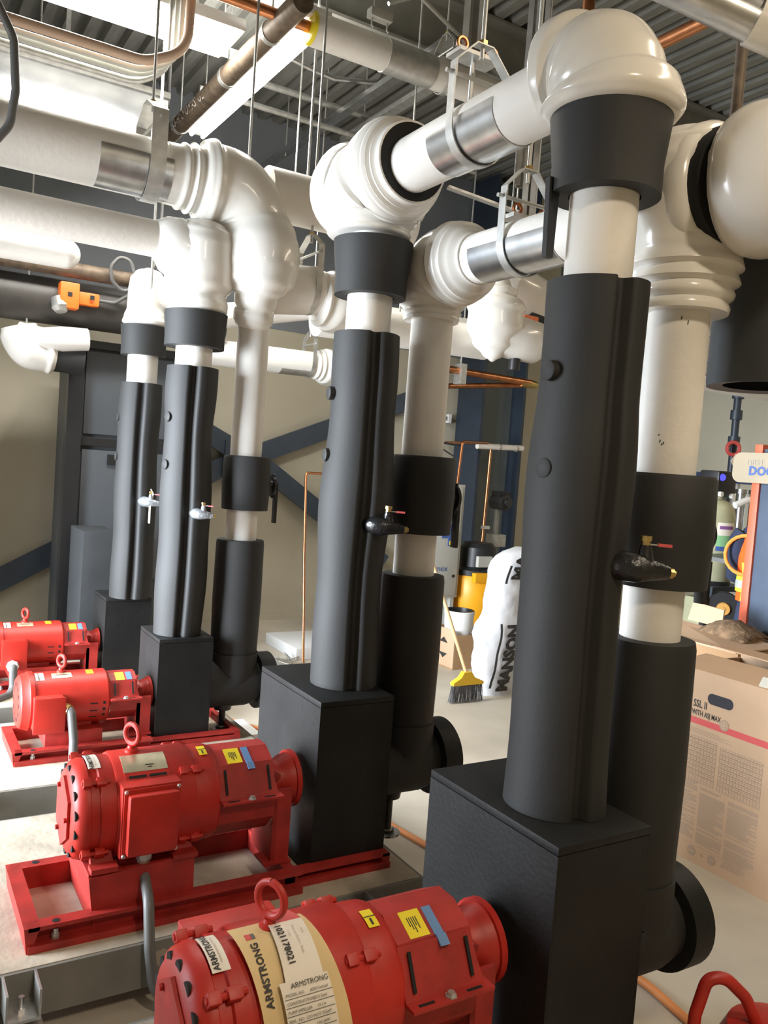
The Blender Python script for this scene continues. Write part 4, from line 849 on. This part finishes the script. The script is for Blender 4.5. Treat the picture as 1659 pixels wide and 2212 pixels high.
MB().prism([(4.62, 5.3, 1.18), (5.02, 5.35, 1.18), (5.02, 5.35, 2.3), (4.86, 5.33, 1.75)], (0, .012, 0)).build('black_sheet', RUB, t)
MB().cyl((4.80, 5.36, .0), (4.80, 5.36, 1.2), .045, n=14).build('blue_grey_leg', mat('blue_grey', (.25, .30, .42), .4), t)
# far white plinth with upright copper tube
t = thing('white_plinth', 'low white plinth on the floor by the back wall', 'plinth', (3.3, 6.55, 0))
MB().bb(3.02, 3.75, 6.2, 6.85, 0, .10).build('plinth_block', mat('plinth_white', (.66, .66, .66), .6), t, bevel=.01)
conduit('thin upright copper tube bent over at the top before the brace', [(3.05, 6.12, .0), (3.08, 6.3, .9), (3.12, 6.45, 1.56), (3.75, 6.45, 1.56), (3.75, 6.45, 1.2)], .011, COPPER, .03, 'copper_line', 'pipe')
b = MB()
for k in range(14):
    p = V((2.92+random.uniform(-.08, .1), 6.1+random.uniform(-.12, .12), .012)); a = random.uniform(0, 3); b.tube([p, p+V((.15*cos(a), .15*sin(a), random.uniform(.0, .05)))], .005, 5)
tag(b.build('wire_offcuts', ZINC), 'scatter of wire offcuts at the foot of the copper tube', 'wire', kind='stuff')
# floor hose, slab and conduit
conduit('orange hose lying on the floor behind the suction elbows', [(1.5, 6.0, .014), (1.85, 5.02, .014), (2.05, 4.6, .014), (2.10, 3.9, .014), (2.08, 3.2, .014), (2.13, 2.9, .014), (2.2, 2.3, .014), (2.25, 1.79, .014), (2.215, 1.55, .014), (2.1, .9, .014)], .014, mat('orange_hose', (.62, .22, .06), .5), .3, 'hose', 'hose')
tag(MB().bb(1.775, 1.98, 4.45, 4.75, 0, .05).build('concrete_offcut', mat('pale_block', (.7, .7, .7), .7), bevel=.01), 'pale block on the floor beside the third suction foot', 'block')
tag(MB().tube([(-.3, 3.52, .022), (.75, 3.665, .022)], .022, 12).build('floor_conduit', WHITEP), 'dirty white conduit lying between the pump pads', 'conduit')
# ------------------------------------------------------------------ flexible conduits and tags at the pumps
def flex(label, pts, r, fit):
    t = thing('flexible_conduit', label, 'conduit', V(pts[0]), 'flexible conduits to the pump motors')
    P = fillet(pts, .08, 10); Q = [P[0]]; L = 0
    MB().tube(P, r, 14).build('conduit_hose', GREYP, t, 60)
    d = (V(pts[1])-V(pts[0])).normalized()
    MB().lathe(V(pts[0])-d*.012, d, [(0, r*1.2), (.012, r*1.2), (.0121, r*1.55), (.03, r*1.55), (.0301, r*1.3), (.045, r*1.25)], 8).build('connector_nut', fit, t)
    return t
flex('grey flexible conduit dropping from the square terminal box of the dusty pump', [(.752, 2.53, .415), (.752, 2.53, .36), (.742, 2.42, .31), (.735, 2.365, .2), (.745, 2.34, .09), (.80, 2.30, .02)], .0165, ZINC)
flex('pale flexible conduit curving down before the smooth third pump', [(.78, 4.02, .43), (.805, 3.99, .43), (.815, 3.955, .30), (.81, 3.93, .21), (.80, 3.8, .21)], .02, BRASS)
flex('pale flexible conduit at the left end of the farthest pump', [(.70, 5.155, .36), (.70, 5.12, .36), (.705, 5.12, .24), (.68, 5.08, .21), (.6, 5.0, .21)], .022, WHITEP)
YC, ZC, RR = 1.55, .525, .158
t = thing('document_tag', 'manila envelope with red-topped paper tag draped on the nearest motor', 'tag', (.74, YC, ZC+RR))
def sheet(name, m, parent, a0, a1, xa, xb, R0, n=14, th=.0012):
    b = MB(); rows = []
    for k in range(n+1):
        s = k/n; a = radians(a0+(a1-a0)*s); x0 = xa[0]+(xa[1]-xa[0])*s; x1 = xb[0]+(xb[1]-xb[0])*s; R1 = R0
        rows.append([(x0, YC-R1*sin(a), ZC+R1*cos(a)), (x1, YC-R1*sin(a), ZC+R1*cos(a)), (x1, YC-(R1+th)*sin(a), ZC+(R1+th)*cos(a)), (x0, YC-(R1+th)*sin(a), ZC+(R1+th)*cos(a))])
    return b.quadmesh(rows).build(name, m, parent, 60)
env = sheet('manila_envelope', MANILA, t, -6, 92, (.648, .672), (.815, .86), RR+.011)
text('lettering', 'ARMSTRONG', INK, env, .0215, cyl_fn(YC, ZC, RR+.0115, .683, 36, 'up'), bold=.0006)
MB_ = sheet('red_emblem', INKR, env, 5, 10, (.672, .672), (.684, .684), RR+.0123, 2); sheet('grey_emblem', GREYP, env, 5, 10, (.685, .685), (.692, .692), RR+.0123, 2)
tg = sheet('paper_tag', WHT, t, 4, 58, (.727, .715), (.802, .80), RR+.020)
sheet('red_tag_top', INKR, t, -16, 4, (.735, .727), (.785, .802), RR+.020)
sheet('tag_hole', DARK, t, -4, -2, (.755, .755), (.762, .762), RR+.0225, 2)
text('number', '1021178021', INK, tg, .019, cyl_fn(YC, ZC, RR+.0215, .741, 22, 'down'), bold=.0004)
for xx, a, s_, w_ in ((.758, 12, .0062, 'Order'), (.772, 17, .0062, 'Pump specification   Model'), (.787, 12, .0062, 'Serial')): text('small_print', w_, GREYINK, tg, s_, cyl_fn(YC, ZC, RR+.0215, xx, a+4, 'down'))
wl_ = sheet('spec_label', WHT, t, 46, 82, (.703, .712), (.808, .82), RR+.0235)
text('heading', 'ARMSTRONG', INK, wl_, .0135, cyl_fn(YC, ZC, RR+.026, .765, 49, 'x'))
for k, s_ in enumerate(('MODEL NO.', 'CONSTRUCTION', 'PUMP IMPELLER', 'SEAL  NO.  DO NOT TIGHT', 'TYPE', '')):
    a = 53.5+k*4.6
    sheet('rule_line', INK, wl_, a+1.9, a+2.15, (.708, .708), (.812, .812), RR+.0262, 1, .0004)
    if s_: text('small_print', s_, INK, wl_, .0075, cyl_fn(YC, ZC, RR+.026, .710, a, 'x'), cx=False)
    text('small_print', ('4300 Vertical', '20-5 Steel', '13.1 A', '', '1760 RPM', 'B 14.8')[k], INK, wl_, .0072, cyl_fn(YC, ZC, RR+.026, .782, a, 'x'))
# ------------------------------------------------------------------ right side: cartons, rack, softener, worker
t = thing('cardboard_box', 'large cardboard box with a hand hole, red stripe and printed tables', 'box', (3.4, 2.1, 0))
BX = 3.18
MB().bb(BX, BX+.012, 1.70, 2.56, 0, .858).build('front_wall', CARD, t); MB().bb(BX+.012, BX+.50, 2.548, 2.56, 0, .858).build('side_wall', CARD, t)
MB().bb(BX+.012, BX+.50, 1.70, 1.712, 0, .858).build('side_wall', CARD, t); MB().bb(BX+.49, BX+.502, 1.712, 2.548, 0, .90).build('back_wall', CARD, t); MB().bb(BX+.012, BX+.49, 1.712, 2.548, 0, .012).build('bottom', CARD, t)
MB().prism([(BX, 1.70, .858), (BX, 2.56, .858), (BX+.24, 2.56, .885), (BX+.24, 1.70, .89)], (0, 0, .006)).build('flap', CARD, t)
MB().prism([(BX+.50, 1.72, .90), (BX+.50, 2.54, .90), (BX+.26, 2.54, .925), (BX+.26, 1.85, .915)], (0, 0, .006)).build('flap', CARD, t)
MB().prism([(BX+.06, 1.66, .868), (BX+.44, 1.66, .93), (BX+.46, 1.98, .935), (BX+.12, 1.88, .925)], (0, 0, .006)).build('raised_flap', mat('yellow_cardboard', (.60, .40, .17), .8), t)
MB().prism([(BX+.008, 2.12, .862), (BX+.05, 2.13, .90), (BX+.07, 1.86, .905), (BX+.01, 1.82, .862)], (.008, 0, 0)).build('torn_plastic', mat('torn_film', (.62, .62, .56), .3, bump=.4), t)
bf = lambda y, z: plane_fn((BX, y, z), (0, -1, 0), (0, 0, 1))
text('lettering', 'SSL II', INK, t, .046, bf(2.385, .712), bold=.0008, sx=.72); text('lettering', 'WITH ASJ MAX', INK, t, .033, bf(2.35, .672), bold=.0006, sx=.68)
hp = [(BX-.0012, 2.285+sy*.043+.022*cos(radians(a)), .752+.024*sin(radians(a))) for sy, a0 in ((1, -90), (-1, 90)) for a in range(a0, a0+181, 20)]
MB().prism(hp, (.0012, 0, 0)).build('hand_hole', mat('hole_dark', (.03, .03, .04), .8), t)
MB().bb(BX-.001, BX, 1.98, 2.56, .622, .650).build('red_stripe', INKR, t)
e = MB().lathe((BX-.0005, 2.255, .655), (-1, 0, 0), [(0, .024), (.0015, .024)], 24).build('ring_emblem', GREYINK, t)
MB().lathe((BX-.002, 2.255, .655), (-1, 0, 0), [(0, .016), (.0008, .016)], 20).build('emblem_disc', CARD, e); MB().lathe((BX-.0028, 2.255, .655), (-1, 0, 0), [(0, .012), (.0006, .012)], 18).build('emblem_disc', GREYINK, e); MB().lathe((BX-.0034, 2.255, .655), (-1, 0, 0), [(0, .006), (.0006, .006)], 12).build('emblem_disc', CARD, e)
b = MB(); rnd = random.Random(3)
def rule(y0, y1, z, h=.0016): b.bb(BX-.0008, BX-.0001, y0, y1, z, z+h)
for k in range(4): rule(2.44-rnd.uniform(.12, .3), 2.54, .600-k*.0065, .0022)
for (ya, yb, za, zb, nc) in ((2.28, 2.54, .365, .565, 16), (2.055, 2.262, .36, .555, 14)):
    for k in range(21):
        z = zb-(zb-za)*k/20; rule(ya, yb, z, .0014 if k % 4 else .0024)
    for k in range(nc+1):
        y = ya+(yb-ya)*k/nc; b.bb(BX-.0008, BX-.0001, y, y+.0012, za, zb)
    for k in range(9):
        for j in range(nc): b.bb(BX-.0008, BX-.0001, ya+(yb-ya)*(j+.25)/nc, ya+(yb-ya)*(j+.7)/nc, zb-(zb-za)*(k+.6)/10, zb-(zb-za)*(k+.6)/10+.005)
for ya, yb, za, zb in ((2.36, 2.54, .10, .36), (2.215, 2.345, .095, .345), (2.055, 2.20, .085, .335)):
    z = zb
    while z > za:
        if rnd.random() > .12: rule(ya+rnd.uniform(0, .05)*(rnd.random() > .6), yb, z, .0034)
        z -= .0062
for k in range(5): rule(2.06+rnd.uniform(0, .06), 2.2, .075-k*.007, .003)
rule(2.05, 2.54, .082, .001)
tag(b.build('fine_print', GREYINK, t), kind='stuff')
for y in (2.36, 2.255):
    c_ = MB().lathe((BX-.0002, y, .052), (-1, 0, 0), [(0, .022), (.001, .022)], 20).build('round_mark', GREYINK, t); MB().bb(BX-.002, BX-.0012, y-.014, y+.014, .049, .055).build('mark_bar', CARD, c_)
for y in (2.305, 2.20): MB().prism([(BX-.001, y+.008, .046), (BX-.001, y-.008, .046), (BX-.001, y, .06)], (.001, 0, 0)).build('small_mark', GREYINK, t)
t = thing('open_carton', 'brown carton in shadow behind the large printed box', 'box', (4.0, 2.75, 0))
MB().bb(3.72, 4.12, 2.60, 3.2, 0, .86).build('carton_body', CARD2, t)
MB().prism([(3.70, 2.60, .862), (3.70, 3.2, .862), (4.0, 3.2, .90), (4.10, 2.60, .866)], (0, 0, .008)).build('top_flap', CARD, t)
MB().prism([(4.0, 3.14, .92), (4.05, 2.95, .91), (4.1, 2.98, 1.0), (4.05, 3.15, 1.02)], (.01, 0, 0)).build('bent_flap', CARD, t)
t = thing('insulation_scrap', 'crumpled brown fibre insulation scrap lying on the shadowed carton', 'insulation', (4.05, 2.85, .87))
b = MB(); rows = []
for i in range(15):
    s = i/14; y = 3.02-.30*s; h = .02+.07*sin(pi*min(1, s*.9+.08)); row = []
    for k in range(14):
        a = pi*k/13; w_ = 1+rnd.uniform(-.08, .08); row.append((4.06-.13*cos(a)*w_, y+rnd.uniform(-.01, .01), .875+h*sin(a)*w_))
    rows.append(row)
b.quadmesh(rows).build('fibre_batt', mat('brown_fibre', (.20, .125, .07), .95, var=.6, scale=22, bump=1, bscale=40), t, 80)
t = thing('blue_locker', 'blue steel locker with an orange corner post at the right edge', 'locker', (4.7, 2.6, 0))
MB().bb(4.40, 5.0, 2.2, 3.035, .02, 1.93).build('locker_body', mat('locker_blue', (.065, .09, .135), .45, var=.1), t, bevel=.004)
MB().bb(4.385, 4.445, 3.035, 3.085, 0, 1.955).build('orange_post', mat('orange_red_steel', (.62, .11, .045), .5), t, bevel=.003)
MB().lathe((4.398, 2.915, .86), (-1, 0, 0), [(0, .022), (.01, .02)], 12).build('locker_latch', BLK, t)
t = thing('tan_sign', 'tan rounded sign box with blue lettering fixed to the orange post', 'sign', (4.33, 2.95, 1.8))
pl = []
for cy_, cz_, a0 in ((3.11, 1.85, 0), (3.11, 1.79, 0)): pass
for (cy_, cz_, a0) in ((3.118, 1.852, 0), (2.70, 1.852, 90), (2.70, 1.778, 180), (3.118, 1.778, 270)):
    for a in range(a0, a0+91, 15): pl.append((4.31, cy_+.05*cos(radians(a)), cz_+.05*sin(radians(a))))
MB().prism(pl, (.075, 0, 0)).build('sign_case', TAN, t, bevel=.012)
text('blue_lettering', 'DOO', INKB, t, .07, plane_fn((4.309, 2.975, 1.795), (0, -1, 0), (0, 0, 1)), bold=.003); text('grey_lettering', 'FIRST', mat('sign_grey', (.30, .28, .24), .6), t, .045, plane_fn((4.309, 3.02, 1.845), (0, -1, 0), (0, 0, 1)))
# water softener tanks and steel piping further back
TANKM = mat('tank_olive', (.36, .35, .22), .45, var=.08)
t = thing('softener_tank', 'tan water softener tank with a black valve head and printed label', 'tank', (5.67, 4.28, .9))
MB().lathe((5.67, 4.28, 0), (0, 0, 1), [(.95, .145), (1.0, .15), (1.46, .15), (1.53, .135), (1.58, .09), (1.60, .05), (1.62, .05)], 32).build('tank_shell', TANKM, t)
MB().lathe((5.67, 4.28, 0), (0, 0, 1), [(.93, .155), (.96, .155)], 30).build('tank_foot', BLK, t)
h = MB().bb(5.56, 5.78, 4.2, 4.38, 1.62, 1.82).build('valve_head', BLK, t, bevel=.015); MB().lathe((5.60, 4.20, 1.77), (-.4, -1, 0), [(0, .028), (.01, .026)], 14).build('blue_display', mat('blue_led', (.05, .05, .6), .4, emit=(.1, .1, 1), estr=1.5), h)
for q in ((5.58, 1.64), (5.72, 1.63)): MB().lathe((q[0], 4.2, q[1]), (0, -1, 0), [(0, .02), (.03, .02)], 10).build('white_port', WHITEP, h)
def tank_decal(nm, m, a0, a1, z0, z1, rad=.1515):
    b = MB(); rows = []
    for k in range(9):
        a = radians(a0+(a1-a0)*k/8); rows.append([(5.67+q*cos(a), 4.28+q*sin(a), z) for q, z in ((rad-.001, z0), (rad, z0), (rad, z1), (rad-.001, z1))])
    return b.quadmesh(rows).build(nm, m, t)
tank_decal('white_label', WHT, 225, 285, 1.22, 1.42); tank_decal('green_picture', mat('label_green', (.25, .50, .25), .5), 225, 285, 1.235, 1.32, .1525); tank_decal('blue_band', INKB, 225, 285, 1.20, 1.235, .1525); tank_decal('purple_band', mat('label_purple', (.25, .10, .3), .5), 232, 280, 1.37, 1.395, .1525)
t = thing('tank_stand', 'dark blue stand carrying the tan softener tank', 'stand', (5.67, 4.28, 0))
MB().bb(5.45, 5.90, 4.08, 4.48, .89, .93).build('stand_top', NAVY, t)
for q in ((5.46, 4.09), (5.84, 4.09), (5.46, 4.42), (5.84, 4.42)): MB().bb(q[0], q[0]+.05, q[1], q[1]+.05, 0, .89).build('stand_leg', NAVY, t)
tag(MB().bb(5.53, 5.72, 4.16, 4.40, .06, .82).build('brine_tank', TANKM, bevel=.03), 'olive brine tank standing inside the dark blue stand', 'tank')
tag(MB().bb(5.3, 7.6, 5.0, 5.05, 1.74, 1.82).build('blue_rail', mat('royal_blue', (.05, .09, .26), .5)), 'blue horizontal rail behind the softener tank', 'rail')
t = thing('steel_manifold', 'bright steel filter tubes in a rack right of the softener tank', 'pipe manifold', (6.3, 4.6, 1.2))
for k, q in enumerate((0, .11, .22)):
    MB().lathe((6.25+q, 4.62-q*.5, .95), (0, 0, 1), [(0, .035), (.28, .035), (.281, .05), (.31, .05), (.311, .042), (.70, .042), (.701, .055), (.74, .055)], 16).build('filter_tube', GALV, t)
MB().bb(6.15, 6.6, 4.48, 4.66, .90, .95).build('rack_shelf', WHITEP, t); MB().bb(6.15, 6.6, 4.46, 4.66, 1.20, 1.23).build('rack_shelf', ZINC, t)
for q in (6.15, 6.55): MB().bb(q, q+.04, 4.55, 4.6, 0, 1.75).build('rack_post', BLK, t)
MB().tube(fillet([(6.20, 4.5, 1.55), (6.35, 4.45, 1.62), (6.40, 4.42, 1.40), (6.55, 4.38, 1.38)], .05), .03, 10).build('white_hose', WHITEP, t)
t = thing('water_riser', 'dark blue valve riser with a red handwheel and a white tag', 'pipe', (7.0, 5.16, 2.2))
MB().cyl((7.0, 5.16, 1.82), (7.0, 5.16, 4.93), .035, n=14).build('riser_pipe', NAVY, t)
for z in (2.10, 2.35, 2.55): MB().lathe((7.0, 5.16, z), (0, 0, 1), [(0, .055), (.09, .055)], 14).build('coupling', NAVY, t)
MB().ring((6.92, 5.10, 2.07), (-.5, -.8, 0), .06, .018, 18, 8).build('red_handwheel', mat('wheel_red', (.45, .06, .05), .5), t); MB().box((6.90, 5.05, 1.95), (.10, .004, .10), Matrix.Rotation(pi/4, 3, 'Y')).build('white_tag', WHT, t)
tag(MB().lathe((6.98, 5.14, 1.63), (0, 0, 1), [(0, .09), (.16, .09), (.19, .04)], 16).build('white_canister', WHITEP), 'white canister below the red handwheel', 'canister')
header('pale pipe crossing the right edge above the softener tank', (4.2, 4.0, 2.46), (8.4, 4.0, 2.46), .085)
clevis('hanger on the pale pipe over the softener corner', (5.9, 4.0, 2.46), (1, 0, 0), .09)
t = thing('work_table', 'grey folding table top edge behind the worker', 'table', (5.4, 3.9, 0))
MB().prism([(5.18, 4.05, 1.19), (5.36, 3.7, 1.16), (5.9, 3.8, 1.16), (5.8, 4.1, 1.19)], (0, 0, -.03)).build('table_top', GREYP, t)
for q in ((5.25, 3.98), (5.75, 3.85)): MB().bb(q[0], q[0]+.04, q[1], q[1]+.04, 0, 1.14).build('table_leg', BLK, t)
t = thing('cable_reel', 'dark reel with an orange hub under the grey table', 'reel', (5.5, 3.9, .5))
MB().lathe((5.42, 3.95, .80), (-.8, -.6, 0), [(-.02, .12), (.0, .12), (.001, .05), (.06, .05), (.061, .12), (.08, .12)], 24).build('reel_drum', BLK, t); MB().lathe((5.355, 3.90, .80), (-.8, -.6, 0), [(0, .05), (.02, .045), (.021, .015), (.026, .015)], 18).build('orange_hub', mat('hub_orange', (.55, .28, .06), .5), t)
MB().bb(5.36, 5.5, 3.9, 4.0, 0, .69).build('reel_stand', BLK, t)
# worker mostly hidden behind the orange post
def skin_body(name, m, parent, verts, edges, rad, sub=2):
    me = bpy.data.meshes.new(name); off = V(parent.location)
    me.from_pydata([V(v)-off for v in verts], edges, []); o = bpy.data.objects.new(name, me); COL.objects.link(o); o.parent = parent
    o.modifiers.new('Skin', 'SKIN'); sm = o.modifiers.new('Sub', 'SUBSURF'); sm.levels = sm.render_levels = sub
    if not me.skin_vertices: me.attributes.new('skin', 'FLOAT', 'POINT')
    return o
t = thing('person', 'worker in navy clothes and hi-vis vest half hidden by the orange post', 'person', (4.925, 3.285, 0))
F_ = V((.62, .78, 0)); S_ = V((.78, -.62, 0)); B_ = V((4.925, 3.285, 0))
def pp(s, f_, z): return B_+S_*s+F_*f_+V((0, 0, z))
SKIN = mat('skin_tone', (.50, .30, .21), .55); NAVYC = mat('navy_cloth', (.025, .035, .075), .85, var=.2)
b = MB()   # continuous clothed torso and legs built as one skin of rings
def ell(c, a, q, n=20): return [c+S_*(a*cos(2*pi*k/n))+F_*(q*sin(2*pi*k/n)) for k in range(n)]
body = MB(); body.quadmesh([ell(pp(0, .0, z), a, q) for z, a, q in ((.86, .15, .11), (.95, .17, .12), (1.08, .155, .11), (1.25, .18, .125), (1.38, .20, .12), (1.44, .17, .10), (1.49, .085, .075), (1.53, .06, .06))])
for s in (-1, 1):
    body.tube([pp(s*.085, .0, .95), pp(s*.09, .0, .85), pp(s*.10, .01, .52), pp(s*.10, -.02, .28), pp(s*.10, -.02, .09)], [.085, .09, .065, .055, .045], 16)
    body.tube([pp(s*.17, 0, 1.41), pp(s*.195, .01, 1.36), pp(s*.19, .07, 1.12), pp(s*.10, .25, 1.08)], [.06, .062, .05, .038], 14)
body.build('body_clothed', NAVYC, t, 80)
MB().tube([pp(0, .0, 1.51), pp(0, .01, 1.56)], [.055, .055], 16).sphere(pp(0, .02, 1.65), .10, 20, (.82, .92, 1.12)).sphere(pp(0, .12, 1.645), .016, 10).sphere(pp(-.083, .02, 1.65), .02, 8).sphere(pp(.083, .02, 1.65), .02, 8).build('head', SKIN, t, 80)
MB().sphere(pp(0, .005, 1.672), .105, 20, (.84, .93, 1.05)).build('hair', mat('dark_hair', (.03, .02, .015), .7), t, 80)
for s in (-.035, .035): MB().sphere(pp(s, .11, 1.66), .011, 8).build('eye', BLK, t)
for s in (-1, 1):
    h = MB().sphere(pp(s*.08, .28, 1.085), .034, 12, (.7, .7, 1.2))
    for k in range(4): h.tube([pp(s*.08-.022+k*.015, .30, 1.09), pp(s*.08-.022+k*.015, .335, 1.085), pp(s*.08-.022+k*.015, .365-.005*abs(k-1.5), 1.06)], [.0085, .008, .006], 8)
    h.tube([pp(s*.08-s*.025, .285, 1.09), pp(s*.08-s*.045, .31, 1.10), pp(s*.08-s*.045, .335, 1.10)], [.011, .009, .007], 8).build('hand', SKIN, t, 80)
    MB().sphere(pp(s*.10, .04, .045), .06, 14, (.8, 1.3, .72)).build('boot', BLK, t)
v = MB().quadmesh([ell(pp(0, 0, z), a, q) for z, a, q in ((.97, .185, .135), (1.10, .178, .132), (1.25, .20, .145), (1.38, .195, .138), (1.45, .15, .10))], (False, False)).build('safety_vest', mat('vest_orange', (.95, .13, .02), .7, spec=.2), t, 80)
for z0, z1, m in ((1.03, 1.13, mat('vest_lime', (.62, .80, .05), .6)), (1.055, 1.105, mat('vest_silver', (.42, .44, .42), .4))):
    MB().quadmesh([ell(pp(0, 0, z), a+(.004 if z1-z0 > .06 else .007), q+(.004 if z1-z0 > .06 else .007)) for z, a, q in ((z0, .188, .137), (z1, .186, .136))], (False, False)).build('vest_band', m, v)
for a0, a1, m_, o_ in ((205, 238, MATS['vest_lime'], .008), (212, 231, MATS['vest_silver'], .011)):
    MB().quadmesh([[pp((a+o_)*cos(radians(a0+(a1-a0)*k/4)), (q+o_)*sin(radians(a0+(a1-a0)*k/4)), z) for k in range(5)]+[pp((a-.004)*cos(radians(a1-(a1-a0)*k/4)), (q-.004)*sin(radians(a1-(a1-a0)*k/4)), z) for k in range(5)] for z, a, q in ((.97, .185, .135), (1.10, .178, .132), (1.22, .196, .142))]).build('vest_band', m_, v)
MB().ring(pp(-.175, -.09, 1.27), -F_*.8-S_*.5, .125, .012, 24, 8).build('armhole_trim', mat('vest_trim', (.75, .32, .05), .6), v)
# black dropper pipe at the right edge, with a rusty drain pipe beside it
t = thing('black_dropper', 'black insulated pipe end hanging open at the right edge', 'pipe', (2.22, 1.55, 2.0))
MB().lathe((2.225, 1.55, 0), (0, 0, 1), [(1.99, .12), (1.985, .165), (2.0, .167), (2.60, .165), (2.61, .12)], 44, (False, True)).build('rubber_jacket', mat('blue_black_rubber', (.038, .043, .048), .5, var=.15), t)
MB().lathe((2.225, 1.55, 0), (0, 0, 1), [(2.02, .12), (2.021, .01)], 36).build('dark_opening', DARK, t)
MB().cyl((2.225, 1.55, 2.6), (2.225, 1.55, 4.93), .06, n=20).build('hanging_pipe', STEEL, t)
t = thing('drain_pipe', 'rusty threaded drain pipe beside the black dropper', 'pipe', (2.27, 1.78, 2.05))
MB().lathe((2.27, 1.78, 0), (0, 0, 1), [(2.04, .022), (2.042, .027), (2.075, .027), (2.08, .02), (2.16, .02), (2.161, .025), (2.18, .025), (2.181, .02), (2.26, .02), (2.261, .026), (2.29, .028), (2.32, .02), (2.34, .018), (3.0, .018), (4.93, .018)], 16).build('pipe_lengths', RUST, t)
MB().bar((2.30, 1.86, 2.22), (2.36, 1.95, 2.19), .05, .012).build('yellow_handle', YEL, t)
# red portable tank with a hoop handle at the lower right corner
t = thing('portable_tank', 'red portable tank with a hoop handle at the lower right corner', 'tank', (1.98, 1.17, 0))
MB().lathe((1.985, 1.165, 0), (0, 0, 1), [(.03, .08), (.05, .13), (.09, .15), (.27, .15), (.325, .125), (.35, .07), (.355, .01)], 32).build('tank_shell', RED, t)
MB().lathe((1.985, 1.165, 0), (0, 0, 1), [(0, .11), (.05, .11)], 24).build('tank_ring', RED2, t)
MB().tube(fillet([(1.795, 1.282, .20), (1.80, 1.279, .36), (1.822, 1.270, .452), (1.862, 1.248, .458), (1.908, 1.218, .41), (1.955, 1.185, .30)], .05, 6), .0155, 14).build('hoop_handle', RED, t, 60)
for (x, y, z, l_) in ((2.4, 5.45, 2.78, 'hanger rod on the pipe behind the clevis'), (2.9, 4.75, 2.68, 'hanger rod on the pipe behind the strainer'), (4.2, 5.3, 2.86, 'hanger rod on the pale pipe beyond the strainer'), (3.86, 4.82, 3.1, 'hanger rod on the elbow cover below the grey-lit header'), (.86, 6.44, 2.4, 'hanger rod over the left edge elbow cover')):
    tag(MB().cyl((x, y, z-.11), (x, y, 4.985), .007, n=8).build('hanger_rod', ZINC), l_, 'hanger rod', 'thin hanger rods')
